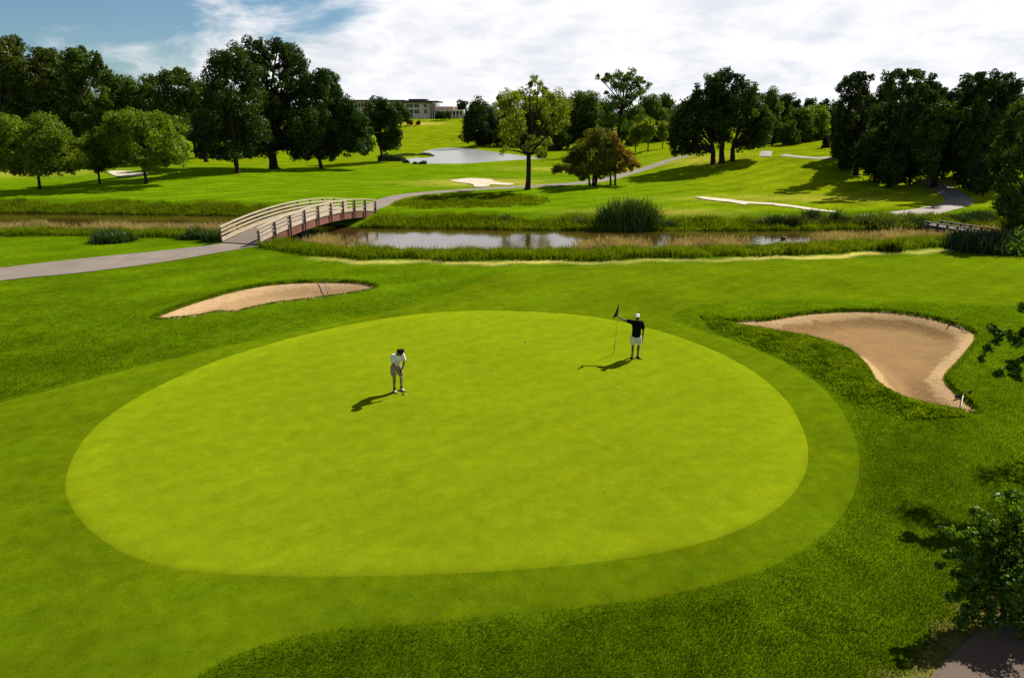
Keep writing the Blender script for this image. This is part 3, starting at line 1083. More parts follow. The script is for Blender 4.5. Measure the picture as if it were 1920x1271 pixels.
tree_px('lawn_tree', (275, 345), [(255, 228, 22), (288, 226, 20), (226, 232, 22), (318, 238, 22), (212, 258, 22), (258, 262, 32), (308, 268, 30), (338, 282, 18), (238, 292, 24), (296, 298, 24), (332, 298, 18), (210, 228, 16), (275, 310, 16), (225, 300, 14)], 'light',
        'broad domed light green tree left of the tall dark trees', g, cover=1.1, fork=2.2)
# --- tall dark trees left of centre
g = 'tall dark trees left of the pond'
tree_px('shade_tree', (446, 325), [(402, 150, 20), (416, 122, 22), (440, 106, 22), (458, 140, 28), (412, 185, 30), (455, 195, 38), (392, 222, 26), (430, 240, 38), (388, 260, 22), (452, 275, 30), (400, 284, 20), (480, 245, 26), (430, 285, 18), (376, 285, 14), (385, 240, 20), (460, 288, 16), (412, 292, 12)], 'dark',
        'tall dark tree with low skirt, left of the forked trunk', g, cover=1.25)
tree_px('shade_tree', (514, 317), [(468, 97, 20), (492, 90, 17), (522, 88, 17), (548, 100, 18), (562, 124, 18), (543, 142, 18), (573, 150, 15), (486, 130, 18), (478, 165, 20), (552, 172, 22), (574, 192, 18), (528, 212, 30), (560, 232, 30), (484, 212, 26), (490, 255, 26), (545, 262, 26), (574, 266, 20), (500, 280, 16), (558, 284, 18), (506, 112, 11), (503, 178, 13), (513, 134, 8), (522, 160, 9), (535, 118, 12), (500, 148, 8), (530, 182, 13), (512, 206, 18), (440, 280, 16), (470, 290, 12)], 'dark',
        'tallest dark tree, thick trunk and sky gaps in its top', g, cover=1.2, trunk_r=0.75)
tree_px('shade_tree', (603, 317), [(604, 142, 16), (622, 148, 14), (600, 165, 20), (616, 185, 25), (590, 200, 22), (638, 205, 22), (602, 230, 28), (640, 240, 26), (580, 262, 25), (625, 268, 28), (658, 215, 20), (668, 243, 24), (688, 264, 19), (652, 274, 22), (682, 280, 14), (585, 290, 13), (655, 198, 13), (615, 290, 14)], 'dark',
        'dark tree with spreading low right side, nearest the clubhouse group', g, cover=1.25)
tree_px('shade_tree', (716, 303), [(712, 196, 15), (699, 212, 17), (731, 206, 15), (715, 228, 19), (740, 224, 15), (726, 258, 15), (741, 268, 12), (702, 248, 14), (740, 250, 13), (722, 278, 11), (694, 230, 12)], 'dark', 'slim dark tree standing at the left end of the pond', g, cover=1.2)
tree_px('small_tree', (751, 237), [(752, 206, 14), (743, 214, 13), (763, 218, 11), (752, 222, 12)], 'dark', 'small dark tree on the slope left of the clubhouse', None, card_px=3.4, cover=1.2)
# --- back left woods
g = 'woodland trees at back left'
W = [((15, 300), [(0, 92, 18), (34, 87, 17), (18, 118, 26), (-5, 150, 30), (42, 148, 26), (18, 186, 32), (48, 200, 28), (-10, 215, 30), (20, 240, 30)], 'woodland tree in the top left corner of the woods', 150),
     ((85, 297), [(72, 103, 16), (94, 106, 16), (68, 138, 24), (104, 138, 22), (88, 175, 28), (64, 212, 28), (108, 214, 26), (85, 245, 26)], 'woodland tree with twin rounded top, second from the left edge', 152),
     ((150, 295), [(128, 104, 14), (152, 101, 14), (176, 110, 12), (138, 132, 22), (168, 146, 18), (150, 172, 26), (188, 126, 11), (130, 204, 26), (168, 214, 26), (150, 240, 25)], 'woodland tree whose ragged right side leans into the sky', 150),
     ((205, 292), [(200, 142, 12), (216, 152, 10), (190, 165, 16), (214, 178, 18), (205, 205, 22), (222, 215, 18), (195, 232, 20)], 'shorter woodland tree right of the ragged one', 148),
     ((255, 290), [(250, 164, 15), (236, 172, 12), (268, 168, 12), (250, 195, 22), (270, 212, 18), (240, 220, 18), (258, 240, 20)], 'low woodland tree in the dip of the skyline', 150),
     ((325, 288), [(310, 143, 13), (338, 140, 14), (324, 152, 17), (294, 152, 11), (358, 158, 11), (325, 185, 26), (300, 202, 22), (350, 206, 22), (330, 232, 26), (364, 182, 15)], 'round topped woodland tree beside the tall dark trees', 150),
     ((385, 287), [(376, 164, 12), (390, 170, 13), (380, 192, 18), (394, 215, 18), (378, 235, 18)], 'woodland tree half hidden behind the tall dark trees', 156),
     ((-60, 300), [(-70, 95, 22), (-40, 110, 22), (-60, 150, 35), (-50, 200, 35), (-80, 215, 35)], 'woodland tree just beyond the left frame edge', 155)]
for b, l, lab, yy in W:
    tree_px('woodland_tree', b, l, 'wood', lab, g, y=yy * 0.93, cover=1.1, depth=0.6, trunk_r=0.4)
tree_px('young_tree', (192, 300), [(196, 172, 10), (200, 192, 14), (190, 210, 14), (203, 215, 10)], 'mid', 'lighter green young tree in front of the back left woods', None, y=134, cover=0.9)
for px, top, hw, lab in ((238, 150, 30, 'woodland tree set back in the low dip of the skyline'), (282, 148, 28, 'woodland tree set back left of the round topped one'), (368, 150, 30, 'woodland tree set back beside the tall dark trees'), (118, 108, 40, 'woodland tree set back between the two tall left groups'),
                         (-95, 120, 45, 'woodland tree set back outside the left frame edge'), (400, 160, 26, 'woodland tree set back behind the low skirted dark tree')):
    tree_auto('woodland_tree', (px, 292), top, 285, hw, 'wood', lab, g, y=158, n=14, cover=1.1, trunk_r=0.35, depth=0.6)
for px, top, hw, leaf_, lab in ((228, 212, 26, 'mid', 'low green thicket right of the woods, behind lawn trees'), (300, 250, 30, 'wood', 'dark thicket behind the broad domed lawn tree'), (130, 238, 34, 'wood', 'dark thicket at the foot of the left woods'), (30, 235, 40, 'wood', 'dark thicket behind the leftmost lawn trees')):
    tree_auto('thicket', (px, 298), top, 300, hw, leaf_, lab, 'thickets at the foot of the left woods', y=139, n=8, cat='thicket', limbs=False, cover=1.2)
# --- yellow open tree, crab apples, sparse tall tree
tree_px('locust_tree', (989, 356), [(952, 184, 17), (982, 172, 14), (1008, 158, 11), (1038, 182, 18), (1058, 200, 14), (1002, 196, 16), (962, 212, 18), (936, 202, 15), (1032, 214, 15), (1060, 226, 11), (978, 240, 16), (950, 250, 16), (1040, 244, 11), (1022, 268, 14), (1016, 288, 13), (945, 282, 10), (965, 268, 11), (1000, 148, 8), (1020, 190, 12)],
        'yellow', 'open yellow green tree with dark forked trunk by the pond', trunk_r=0.33, cover=0.66, swell=1.1, card_px=3.4, fork=4.4, sub=0.9, depth=0.8)
tree_px('crabapple_tree', (1112, 349), [(1110, 266, 19), (1086, 278, 16), (1130, 264, 18), (1066, 300, 15), (1046, 316, 9), (1100, 298, 20), (1134, 296, 20), (1080, 314, 11), (1120, 252, 12), (1144, 276, 14), (1105, 318, 14), (1140, 316, 14), (1090, 320, 13), (1122, 322, 14), (1060, 318, 11), (1150, 318, 12), (1040, 320, 7)], 'olive',
        'bushy olive crabapple with several stems beside the far path', cover=1.2, multi=4, trunk_r=0.30, fork=1.6, card_px=3.8)
tree_px('crabapple_tree', (1150, 348), [(1158, 274, 14), (1168, 292, 14), (1184, 308, 11), (1196, 310, 7), (1150, 298, 12), (1166, 318, 9), (1150, 260, 11), (1180, 290, 9)], 'rust',
        'leaning crabapple with rust red leaves on its right side', cover=1.0, multi=2, trunk_r=0.2, fork=1.8, card_px=3.8)
tree_px('tall_tree', (1158, 276), [(1158, 140, 10), (1184, 136, 9), (1200, 150, 7), (1138, 150, 10), (1120, 144, 6), (1160, 162, 13), (1180, 158, 10), (1214, 162, 7), (1202, 174, 9), (1182, 184, 12), (1150, 188, 13), (1172, 214, 20), (1140, 222, 16), (1198, 218, 18), (1188, 244, 18)], 'mid',
        'tall thin crowned tree standing above the middle treeline', cover=0.75, swell=1.1, trunk_r=0.45, card_px=3.2, fork=9.0, y=165)
tree_px('pond_tree', (905, 277), [(893, 206, 19), (914, 214, 20), (880, 224, 16), (926, 238, 20), (890, 246, 20), (912, 258, 18), (872, 256, 11), (900, 268, 14), (935, 262, 14)], 'dark', 'dense dark green tree on the right shore of the pond', cover=1.2, y=215, card_px=3.6)
g = 'middle treeline behind the crabapples'
for px, top, bot, hw, leaf_, yy, lab in ((1000, 180, 268, 26, 'mid', 240, 'dark green tree behind the yellow open tree'),
                                         (1062, 186, 270, 24, 'mid', 225, 'green tree right of the yellow open tree'),
                                         (1098, 172, 272, 26, 'mid', 215, 'green tree left of the tall thin crowned tree'),
                                         (1128, 192, 272, 20, 'wood', 230, 'dark tree filling in left of the tall trunk'),
                                         (1222, 184, 272, 24, 'mid', 225, 'green tree between the tall tree and the oaks'),
                                         (1245, 180, 268, 18, 'wood', 260, 'dark rounded tree just left of the oaks'),
                                         (1040, 232, 282, 20, 'wood', 205, 'dark low tree behind the crabapples, right of pond'),
                                         (962, 236, 280, 16, 'mid', 238, 'lower green tree behind the yellow tree trunk')):
    tree_auto('treeline_tree', (px, 276), top, bot + 6, hw * 1.45, leaf_, lab, g, y=yy * 0.93, cover=1.2, card_px=3.6, n=14)
for px, top, bot, hw, yy, lab in ((985, 246, 282, 30, 226, 'dark thicket on the far side of the pond'), (1050, 240, 282, 34, 214, 'dark thicket behind the olive crabapple'), (1120, 236, 280, 34, 210, 'dark thicket behind the crabapple tops'),
                              (1180, 236, 278, 30, 208, 'dark thicket at the foot of the tall thin tree'), (1240, 236, 276, 28, 216, 'dark thicket left of the oaks, behind the willows')):
    tree_auto('thicket', (px, 280), top, bot, hw, 'wood', lab, 'thickets along the middle treeline', y=yy * 0.93, n=9, cat='thicket', limbs=False, cover=1.2, card_px=3.6)
for px, top, bot, hw, yy, lab in ((1405, 246, 282, 22, 158, 'dark thicket behind the oak trunks'), (1450, 240, 284, 22, 160, 'dark thicket beside the hilltop path stub'), (1495, 242, 284, 24, 158, 'dark thicket under the bright rounded tree'), (1535, 240, 284, 22, 160, 'dark thicket behind the dark red small tree')):
    tree_auto('thicket', (px, 284), top, bot, hw, 'wood', lab, 'thickets on the hilltop', y=yy, n=9, cat='thicket', limbs=False, cover=1.2, card_px=3.6)
tree_auto('willow', (1215, 278), 224, 270, 18, 'yellow', 'small yellow green willow right of the tall thin tree', 'small willows', y=150, cover=0.9, card_px=3.2)
tree_auto('willow', (1242, 276), 230, 268, 15, 'yellow', 'smallest yellow willow, touching the left oak', 'small willows', y=155, cover=0.9, card_px=3.2)
tree_auto('willow', (1192, 278), 232, 276, 18, 'yellow', 'yellow willow just behind the red leaved crabapple', 'small willows', y=152, cover=0.9, card_px=3.2)
tree_auto('shrub', (1015, 297), 285, 297, 12, 'wood', 'dark round shrub at the right tip of the pond', None, cat='shrub', limbs=False, cover=1.2, card_px=3)
# --- oaks on the rise
g = 'oaks on the right rise'
tree_px('oak_tree', (1337, 308), [(1302, 190, 20), (1278, 215, 18), (1268, 242, 15), (1292, 250, 24), (1320, 222, 24), (1286, 278, 15), (1268, 284, 12), (1312, 282, 15), (1306, 172, 12), (1262, 265, 10)], 'dark', 'left oak with long low boughs towards the path', g, cover=1.15, trunk_r=0.42)
tree_px('oak_tree', (1353, 306), [(1335, 152, 15), (1358, 144, 14), (1384, 150, 12), (1346, 176, 20), (1370, 192, 24), (1340, 218, 24), (1366, 238, 26), (1346, 260, 22), (1324, 186, 16), (1395, 175, 12)], 'dark', 'tallest oak with rounded crown, middle of the oak group', g, cover=1.15, trunk_r=0.45)
tree_px('oak_tree', (1373, 302), [(1404, 166, 15), (1414, 184, 15), (1400, 205, 20), (1424, 214, 18), (1438, 234, 17), (1406, 244, 24), (1434, 258, 17), (1396, 268, 17), (1420, 272, 13)], 'wood', 'right hand oak of the group, lighter leaves below', g, cover=1.1, trunk_r=0.40)
g = 'hilltop trees between oaks and woods'
for px, top, bot, hw, leaf_, yy, lab in ((1446, 168, 280, 16, 'mid', 150, 'pointed green tree directly right of the oaks'), (1472, 180, 282, 15, 'wood', 165, 'dim tree behind the hilltop path stub'),
                                         (1500, 205, 282, 22, 'mid', 150, 'bright rounded tree in the middle of the hilltop'), (1532, 205, 278, 20, 'light', 155, 'yellow lit tree near the dark red sapling'),
                                         (1420, 240, 284, 14, 'mid', 140, 'small leafy tree under the right oak'), (1480, 228, 284, 14, 'mid', 143, 'low bushy tree left of the bright rounded one')):
    tree_auto('hilltop_tree', (px, 284), top, bot, hw * 1.6, leaf_, lab, g, y=yy, n=12, cover=1.0, card_px=3.6, depth=0.6)
tree_auto('plum_tree', (1548, 292), 252, 284, 10, 'maroon', 'dark red leaved small tree at the edge of the woods', None, y=128, cover=1.1, card_px=3.2, n=6)
# --- dark woods at the right
g = 'dark woods at right'
R_ = [((1605, 328), [(1606, 142, 9), (1592, 150, 9), (1576, 166, 9), (1620, 156, 10), (1632, 147, 7), (1602, 172, 12), (1590, 200, 19), (1620, 200, 19), (1582, 230, 19), (1602, 255, 25), (1576, 264, 15), (1620, 280, 22), (1592, 294, 16)], 'dark', 'leftmost tree of the dark woods with a thin high top'),
      ((1680, 345), [(1666, 146, 12), (1690, 139, 11), (1720, 142, 11), (1745, 151, 11), (1672, 175, 18), (1706, 170, 16), (1736, 180, 16), (1660, 214, 22), (1700, 220, 24), (1744, 220, 20), (1765, 172, 10), (1652, 260, 25), (1690, 268, 27), (1642, 298, 22), (1680, 308, 25)], 'dark', 'wide tree with lacy sunlit top in the middle of the dark woods'),
      ((1750, 352), [(1770, 206, 18), (1790, 230, 18), (1742, 260, 24), (1775, 268, 24), (1732, 298, 25), (1770, 308, 25), (1736, 326, 18)], 'wood', 'lower tree in the woods with a bright spot of leaves'),
      ((1838, 352), [(1810, 152, 11), (1834, 147, 10), (1864, 144, 11), (1890, 147, 11), (1910, 158, 10), (1850, 166, 15), (1880, 170, 17), (1840, 200, 18), (1880, 204, 22), (1822, 234, 18), (1852, 250, 25), (1830, 290, 25), (1816, 318, 22), (1852, 318, 22), (1900, 190, 17), (1905, 240, 25), (1838, 176, 16), (1814, 188, 14), (1832, 214, 20), (1822, 168, 12), (1868, 160, 14)], 'dark', 'broad crowned tree at the right end of the dark woods')]
for b, l, lf, lab in R_:
    tree_px('wood_tree', b, l, lf, lab, g, cover=1.2, depth=0.8, trunk_r=0.35)
for px, top, bot, hw, lab in ((1665, 162, 320, 30, 'dark tree set back left of the lacy treetop'), (1742, 162, 320, 32, 'dark tree set back right of the lacy treetop'), (1620, 176, 320, 26, 'dark tree set back by the thin high top'), (1572, 205, 320, 24, 'dark filler tree at the left margin of the right woods'), (1642, 180, 330, 34, 'dark tree set back between the thin topped and lacy trees'), (1712, 178, 335, 36, 'dark tree set back behind the lacy topped tree'),
                              (1788, 166, 340, 36, 'dark tree set back in the notch of the right woods'), (1860, 190, 350, 40, 'dark tree set back behind the right edge tree'), (1930, 180, 350, 45, 'dark tree set back beyond the right frame edge')):
    tree_auto('wood_tree', (px, 330), top, bot, hw, 'dark', lab, g, n=14, cover=1.2, y=112, trunk_r=0.3, depth=0.6)
for px, py, top, hw, lab in ((1640, 345, 250, 42, 'dark thicket at the left foot of the right woods'), (1705, 352, 252, 42, 'dark thicket below the lacy topped tree'), (1822, 358, 255, 42, 'dark thicket right of the path into the woods'), (1588, 322, 248, 32, 'dark thicket meeting the hilltop lawn'), (1765, 338, 250, 36, 'dark thicket where the path vanishes into the woods'), (1668, 356, 290, 30, 'dark thicket at the front foot of the right woods'), (1802, 336, 225, 42, 'tall dark thicket behind the bend of the right path'), (1842, 373, 300, 36, 'dark thicket in front of the woods right of the path bend'), (1868, 352, 235, 38, 'tall dark thicket between the path bend and the right edge tree')):
    tree_auto('thicket', (px, py), top, py, hw, 'dark', lab, 'thickets under the right woods', n=9, cat='thicket', limbs=False, cover=1.3, y=gp(px, py)[1] + 1.5)
tree_px('bank_tree', (1940, 446), [(1915, 202, 15), (1902, 216, 12), (1886, 236, 12), (1906, 250, 18), (1932, 222, 22), (1882, 270, 15), (1868, 288, 12), (1860, 302, 10), (1900, 300, 22), (1876, 324, 15), (1890, 350, 20), (1882, 378, 17), (1902, 400, 22), (1896, 424, 20), (1935, 300, 34), (1940, 370, 34), (1960, 250, 30), (1975, 330, 40), (1940, 420, 28)], 'wood',
        'leafy tree rising from the stream bank at the right edge', None, cover=1.15, card_px=5.0, depth=0.8)
# --- distant skyline
g = 'distant trees on the skyline'
k = 0
for px, top, hw, yy, lab in ((868, 189, 15, 330, 'tiny round distant tree right of the clubhouse'), (945, 178, 16, 300, 'distant tree peeping left of the yellow open tree'), (1030, 180, 20, 300, 'distant tree seen through the yellow open tree'),
                             (1080, 188, 18, 290, 'distant tree low behind the middle treeline'), (1250, 188, 18, 300, 'distant tree in the notch left of the oaks'), (1465, 184, 14, 260, 'distant tree right of the pointed hilltop tree'),
                             (1492, 188, 14, 270, 'distant tree above the bright rounded hilltop tree'), (1520, 184, 16, 265, 'distant flat topped tree on the right skyline'), (1548, 188, 14, 275, 'distant bluish tree beside the right woods'), (1575, 192, 16, 260, 'distant tree hiding behind the leftmost wood tree'),
                             (630, 196, 20, 300, 'distant tree behind the dark spreading tree')):
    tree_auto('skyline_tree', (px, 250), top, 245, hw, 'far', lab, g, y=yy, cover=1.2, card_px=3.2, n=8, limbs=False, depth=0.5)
def far_woods():
    rng = np.random.default_rng(77)
    VV, FF, TT, nv = [], [], [], 0
    px = -420.0
    while px < 2350:
        px += rng.uniform(9, 20)
        if 615 < px < 885:
            continue
        yy = rng.uniform(235, 300)
        c0 = at_y(px, 230, yy)
        top = at_y(px, rng.uniform(186, 206), yy)[2]
        gz = float(h0(c0[0], yy))
        for j in range(int(rng.uniform(7, 11))):
            u = rng.uniform(0, 1)
            p = np.array([c0[0] + rng.normal(0, 2.0) * (1.2 - 0.6 * u), yy + rng.normal(0, 2.0), gz + 1.2 + (top - gz - 2.2) * u])
            q = rng.uniform(1.2, 2.2)
            n = 70
            dd = sphere_dirs(n, rng)
            v, f = cards(p + dd * (q * rng.uniform(0.5, 1.1, n))[:, None], norm(dd + rng.normal(size=(n, 3)) * 0.5 + np.array([0, 0, 0.3])), 0.85, rng)
            VV.append(v)
            FF.append(f + nv)
            nv += len(v)
            TT.append(np.clip(rng.normal(0.5, 0.14) + rng.normal(0, 0.2, n), 0, 1))
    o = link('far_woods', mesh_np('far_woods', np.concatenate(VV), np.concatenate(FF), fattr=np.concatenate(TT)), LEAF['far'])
    tag(o, 'far off belt of woods closing the horizon behind the course', 'woods', kind='stuff')


far_woods()
# near right tree whose branches reach into the frame, and a low leafy shrub
b = np.array([17.6, 17.0, 0.0])
lob = []
rng = np.random.default_rng(5)
for i in range(26):
    a = i * 2.4
    rr = 3.6 * math.sqrt((i + 0.5) / 26)
    lob.append((np.array([math.cos(a) * rr, math.sin(a) * rr, 4.4 + rng.uniform(0, 4.2) * (1 - rr / 6)]), rng.uniform(0.75, 1.15)))
bare = len(lob)
bg = []
for line in ([(2010, 560, 17.0), (1950, 600, 16.8), (1912, 622, 16.7), (1880, 630, 16.7), (1858, 645, 16.6), (1841, 664, 16.5)], [(2010, 640, 16.6), (1955, 655, 16.4), (1918, 668, 16.2), (1890, 684, 16.1), (1870, 703, 16.0)],
             [(1950, 600, 16.8), (1930, 585, 17.0), (1916, 574, 17.1)], [(1918, 668, 16.2), (1908, 690, 16.1), (1904, 706, 16.0)], [(1880, 630, 16.7), (1872, 618, 16.8), (1866, 612, 16.8)], [(1955, 655, 16.4), (1925, 640, 16.4), (1908, 642, 16.4)]):
    P3 = [at_y(*q) - b for q in line]
    bg.append((P3, 0.028, 0.006))
    dense = catmull(P3, 5, closed=False)
    for i, q in enumerate(dense):
        if i % 2 == 0 and i > 2:
            lob.append((q + rng.normal(0, 0.05, 3) + np.array([0, 0, -0.04]), rng.uniform(0.09, 0.17)))
make_tree('leaning_tree', b, lob, 'near', 'tree reaching leafy branches in from the right frame edge', 'tree', None, card=0.10, cover=0.62, seed=901, trunk_r=0.2, fork=3.0, shell=0.3, fill=False, boughs=bg, bare_from=bare, sub=0.6)
b = np.array([10.9, 11.0, 0.0])
lob = []
for px, py, yy, r in ((1890, 950, 11.7, 0.30), (1850, 985, 11.5, 0.34), (1905, 1000, 11.4, 0.45), (1820, 1010, 11.2, 0.22), (1865, 1035, 11.2, 0.42), (1810, 1045, 11.1, 0.26), (1900, 1060, 11.0, 0.5), (1830, 1085, 10.9, 0.34),
                      (1870, 1100, 10.8, 0.45), (1815, 1110, 10.8, 0.26), (1840, 1140, 10.6, 0.28), (1935, 985, 11.6, 0.5), (1960, 1050, 11.2, 0.6), (1920, 1100, 11.0, 0.4), (1795, 1075, 11.0, 0.16), (1785, 1000, 11.2, 0.14), (1900, 930, 12.0, 0.22), (1830, 960, 11.6, 0.16), (1885, 1140, 10.7, 0.4), (1815, 1150, 10.6, 0.25), (1850, 1170, 10.5, 0.22), (1910, 1165, 10.6, 0.35), (1780, 1040, 11.1, 0.12), (1768, 995, 11.4, 0.10), (1762, 1060, 11.0, 0.10), (1790, 1120, 10.8, 0.16), (1800, 1165, 10.6, 0.16), (1835, 1010, 11.3, 0.3), (1880, 1070, 10.9, 0.4)):
    lob.append((at_y(px, py, yy) - b, r))
make_tree('leafy_shrub', b, lob, 'near', 'leafy green shrub at the bottom right beside the path', 'shrub', None, card=0.085, cover=0.95, fill=False, seed=902, trunk_r=0.07, fork=0.4, multi=3, shell=0.4)

# waterside plants
def clump(name, px, py, n, rad, hgt, mat, label, cat, w=0.07, lean=0.35, group=None, ry=None, dz=0.0):
    c = gp(px, py)
    root = empty(name, c)
    tag(root, label, cat, group)
    kq = max(5, int(9 * rad))
    qa, qr = RNG.uniform(0, 2 * PI, kq), np.sqrt(RNG.uniform(0, 1, kq)) * 0.8
    ry = ry or rad * 0.7
    qx, qy = np.cos(qa) * qr * rad, np.sin(qa) * qr * ry
    qh = RNG.uniform(0.55, 1.05, kq) * (1 - 0.35 * qr ** 2)
    qs = RNG.uniform(0.26, 0.46, kq) * min(rad, 1.6)
    i = RNG.integers(0, kq, n)
    P = np.column_stack([qx[i] + np.clip(RNG.normal(0, 1, n), -1.7, 1.7) * qs[i], qy[i] + np.clip(RNG.normal(0, 1, n), -1.7, 1.7) * qs[i] * 0.8, np.zeros(n)])
    P[:, 2] = h0(P[:, 0] + c[0], P[:, 1] + c[1]) - c[2] - 0.02
    prof = qh[i]
    blades('foliage', P, hgt * prof, w, lean, mat, None, None, None, parent=root)
    return root


clump('reed_stand', 1180, 426, 4600, 2.5, 2.5, M['reed'], 'tall dark green stand of reeds on the far bank', 'reeds', 0.09, 0.5, None, 1.2)
g = 'weedy plants along the right far bank'
for px, py, rad, hgt, mt, lab in ((1425, 424, 0.7, 1.1, 'weed', 'rounded weed clump left of the bank shrubs'), (1452, 423, 0.9, 1.5, 'weed_dark', 'dark weed clump above the duck'), (1492, 423, 0.9, 1.6, 'weed', 'feathery weed clump right of the duck'),
                                  (1521, 415, 0.9, 1.3, 'weed_dark', 'blue green leafy weed, first of the tall pair'), (1532, 417, 0.5, 1.2, 'weed_dark', 'narrow blue green weed beside the leafy one'), (1545, 424, 0.8, 1.3, 'weed', 'brownish weed clump in the middle of the bank'),
                                  (1565, 421, 0.6, 1.8, 'weed_dark', 'tall dark upright weed by the bunker tail'), (1585, 424, 1.0, 1.6, 'weed', 'wide olive weed clump beside the upright dark one'), (1625, 424, 1.1, 1.4, 'weed', 'olive weed clump at the start of the right path'),
                                  (1655, 425, 1.2, 1.4, 'weed', 'brownish weed clump in front of the right path'), (1690, 424, 0.9, 1.1, 'weed', 'weed clump near the plank footbridge'), (1720, 424, 1.2, 1.2, 'weed_dark', 'dark weed clump at the footbridge end'),
                                  (948, 417, 0.5, 1.0, 'weed', 'small lone brown weed on the middle of the far bank'), (1095, 424, 0.8, 1.3, 'weed', 'weed clump left of the reed stand'), (1258, 425, 0.8, 0.9, 'weed_dark', 'low weed clump right of the reed stand')):
    clump('weed_clump', px, py, int(560 * rad / 0.8), rad, hgt * 0.82, M[mt], lab, 'weeds', 0.09, 0.6, g)
g = 'plants on the near bank'
for px, py, rad, hgt, mt, lab in ((1492, 474, 0.9, 0.9, 'bank_blade', 'bright bushy plant on the near bank below the duck'), (1668, 470, 0.6, 1.1, 'bank_blade', 'upright green plant on the near bank at right'), (1850, 468, 3.0, 1.5, 'weed_dark', 'big dark shrubby mass under the right edge tree'),
                                  (1910, 470, 2.6, 1.5, 'weed_dark', 'dark shrubby mass touching the right frame edge'), (1810, 416, 1.5, 0.9, 'weed_dark', 'low dark shrub behind the plank footbridge'), (1840, 412, 1.5, 0.9, 'weed_dark', 'low dark shrub beside the right edge tree'), (408, 452, 0.9, 1.1, 'reed', 'dark grass clump against the bridge end post'),
                                  (215, 452, 1.4, 1.0, 'reed', 'dark grass clump on the left near bank'), (366, 448, 0.9, 1.0, 'reed', 'dark grass clump left of the bridge on the near bank')):
    clump('bank_plant', px, py, int(900 * rad / 0.9), rad, hgt, M[mt], lab, 'plant', 0.09, 0.6, g)
g = 'low shrubs round the pond'
for px, py, rad, hgt, lab in ((726, 302, 1.6, 1.5, 'rounded green shrub beside the slim dark tree'), (745, 302, 1.6, 1.2, 'low green shrub at the left pond corner'), (761, 306, 0.5, 0.9, 'dark small tuft standing at the pond edge'), (780, 308, 0.5, 0.6, 'first of two dark tufts on the near pond shore'),
                              (792, 308, 0.75, 0.7, 'second, larger dark tuft on the near pond shore'), (796, 291, 2.2, 0.6, 'long green reedy spit reaching into the pond'), (766, 292, 2.0, 0.6, 'grassy mound left of the reedy spit')):
    clump('pond_shrub', px, py, int(500 * rad), rad, hgt, M['weed_dark' if rad < 2 else 'weed'], lab, 'shrub', 0.25, 0.5, g)
tree_auto('shrub', (770, 236), 225, 236, 9, 'rust', 'reddish brown bush on the clubhouse slope', None, cat='shrub', limbs=False, card_px=2.6, n=5)
tree_auto('shrub', (785, 235), 226, 235, 7, 'rust', 'smaller reddish bush right beside the brown one', None, cat='shrub', limbs=False, card_px=2.6, n=5)
tree_auto('small_tree', (826, 232), 207, 227, 13, 'dark', 'round dark tree in front of the clubhouse right wing', None, y=300, cover=1.2, card_px=3, n=6)
tree_auto('small_tree', (840, 230), 210, 226, 9, 'dark', 'smaller dark tree beside the round one at the clubhouse', None, y=302, cover=1.2, card_px=3, n=5)

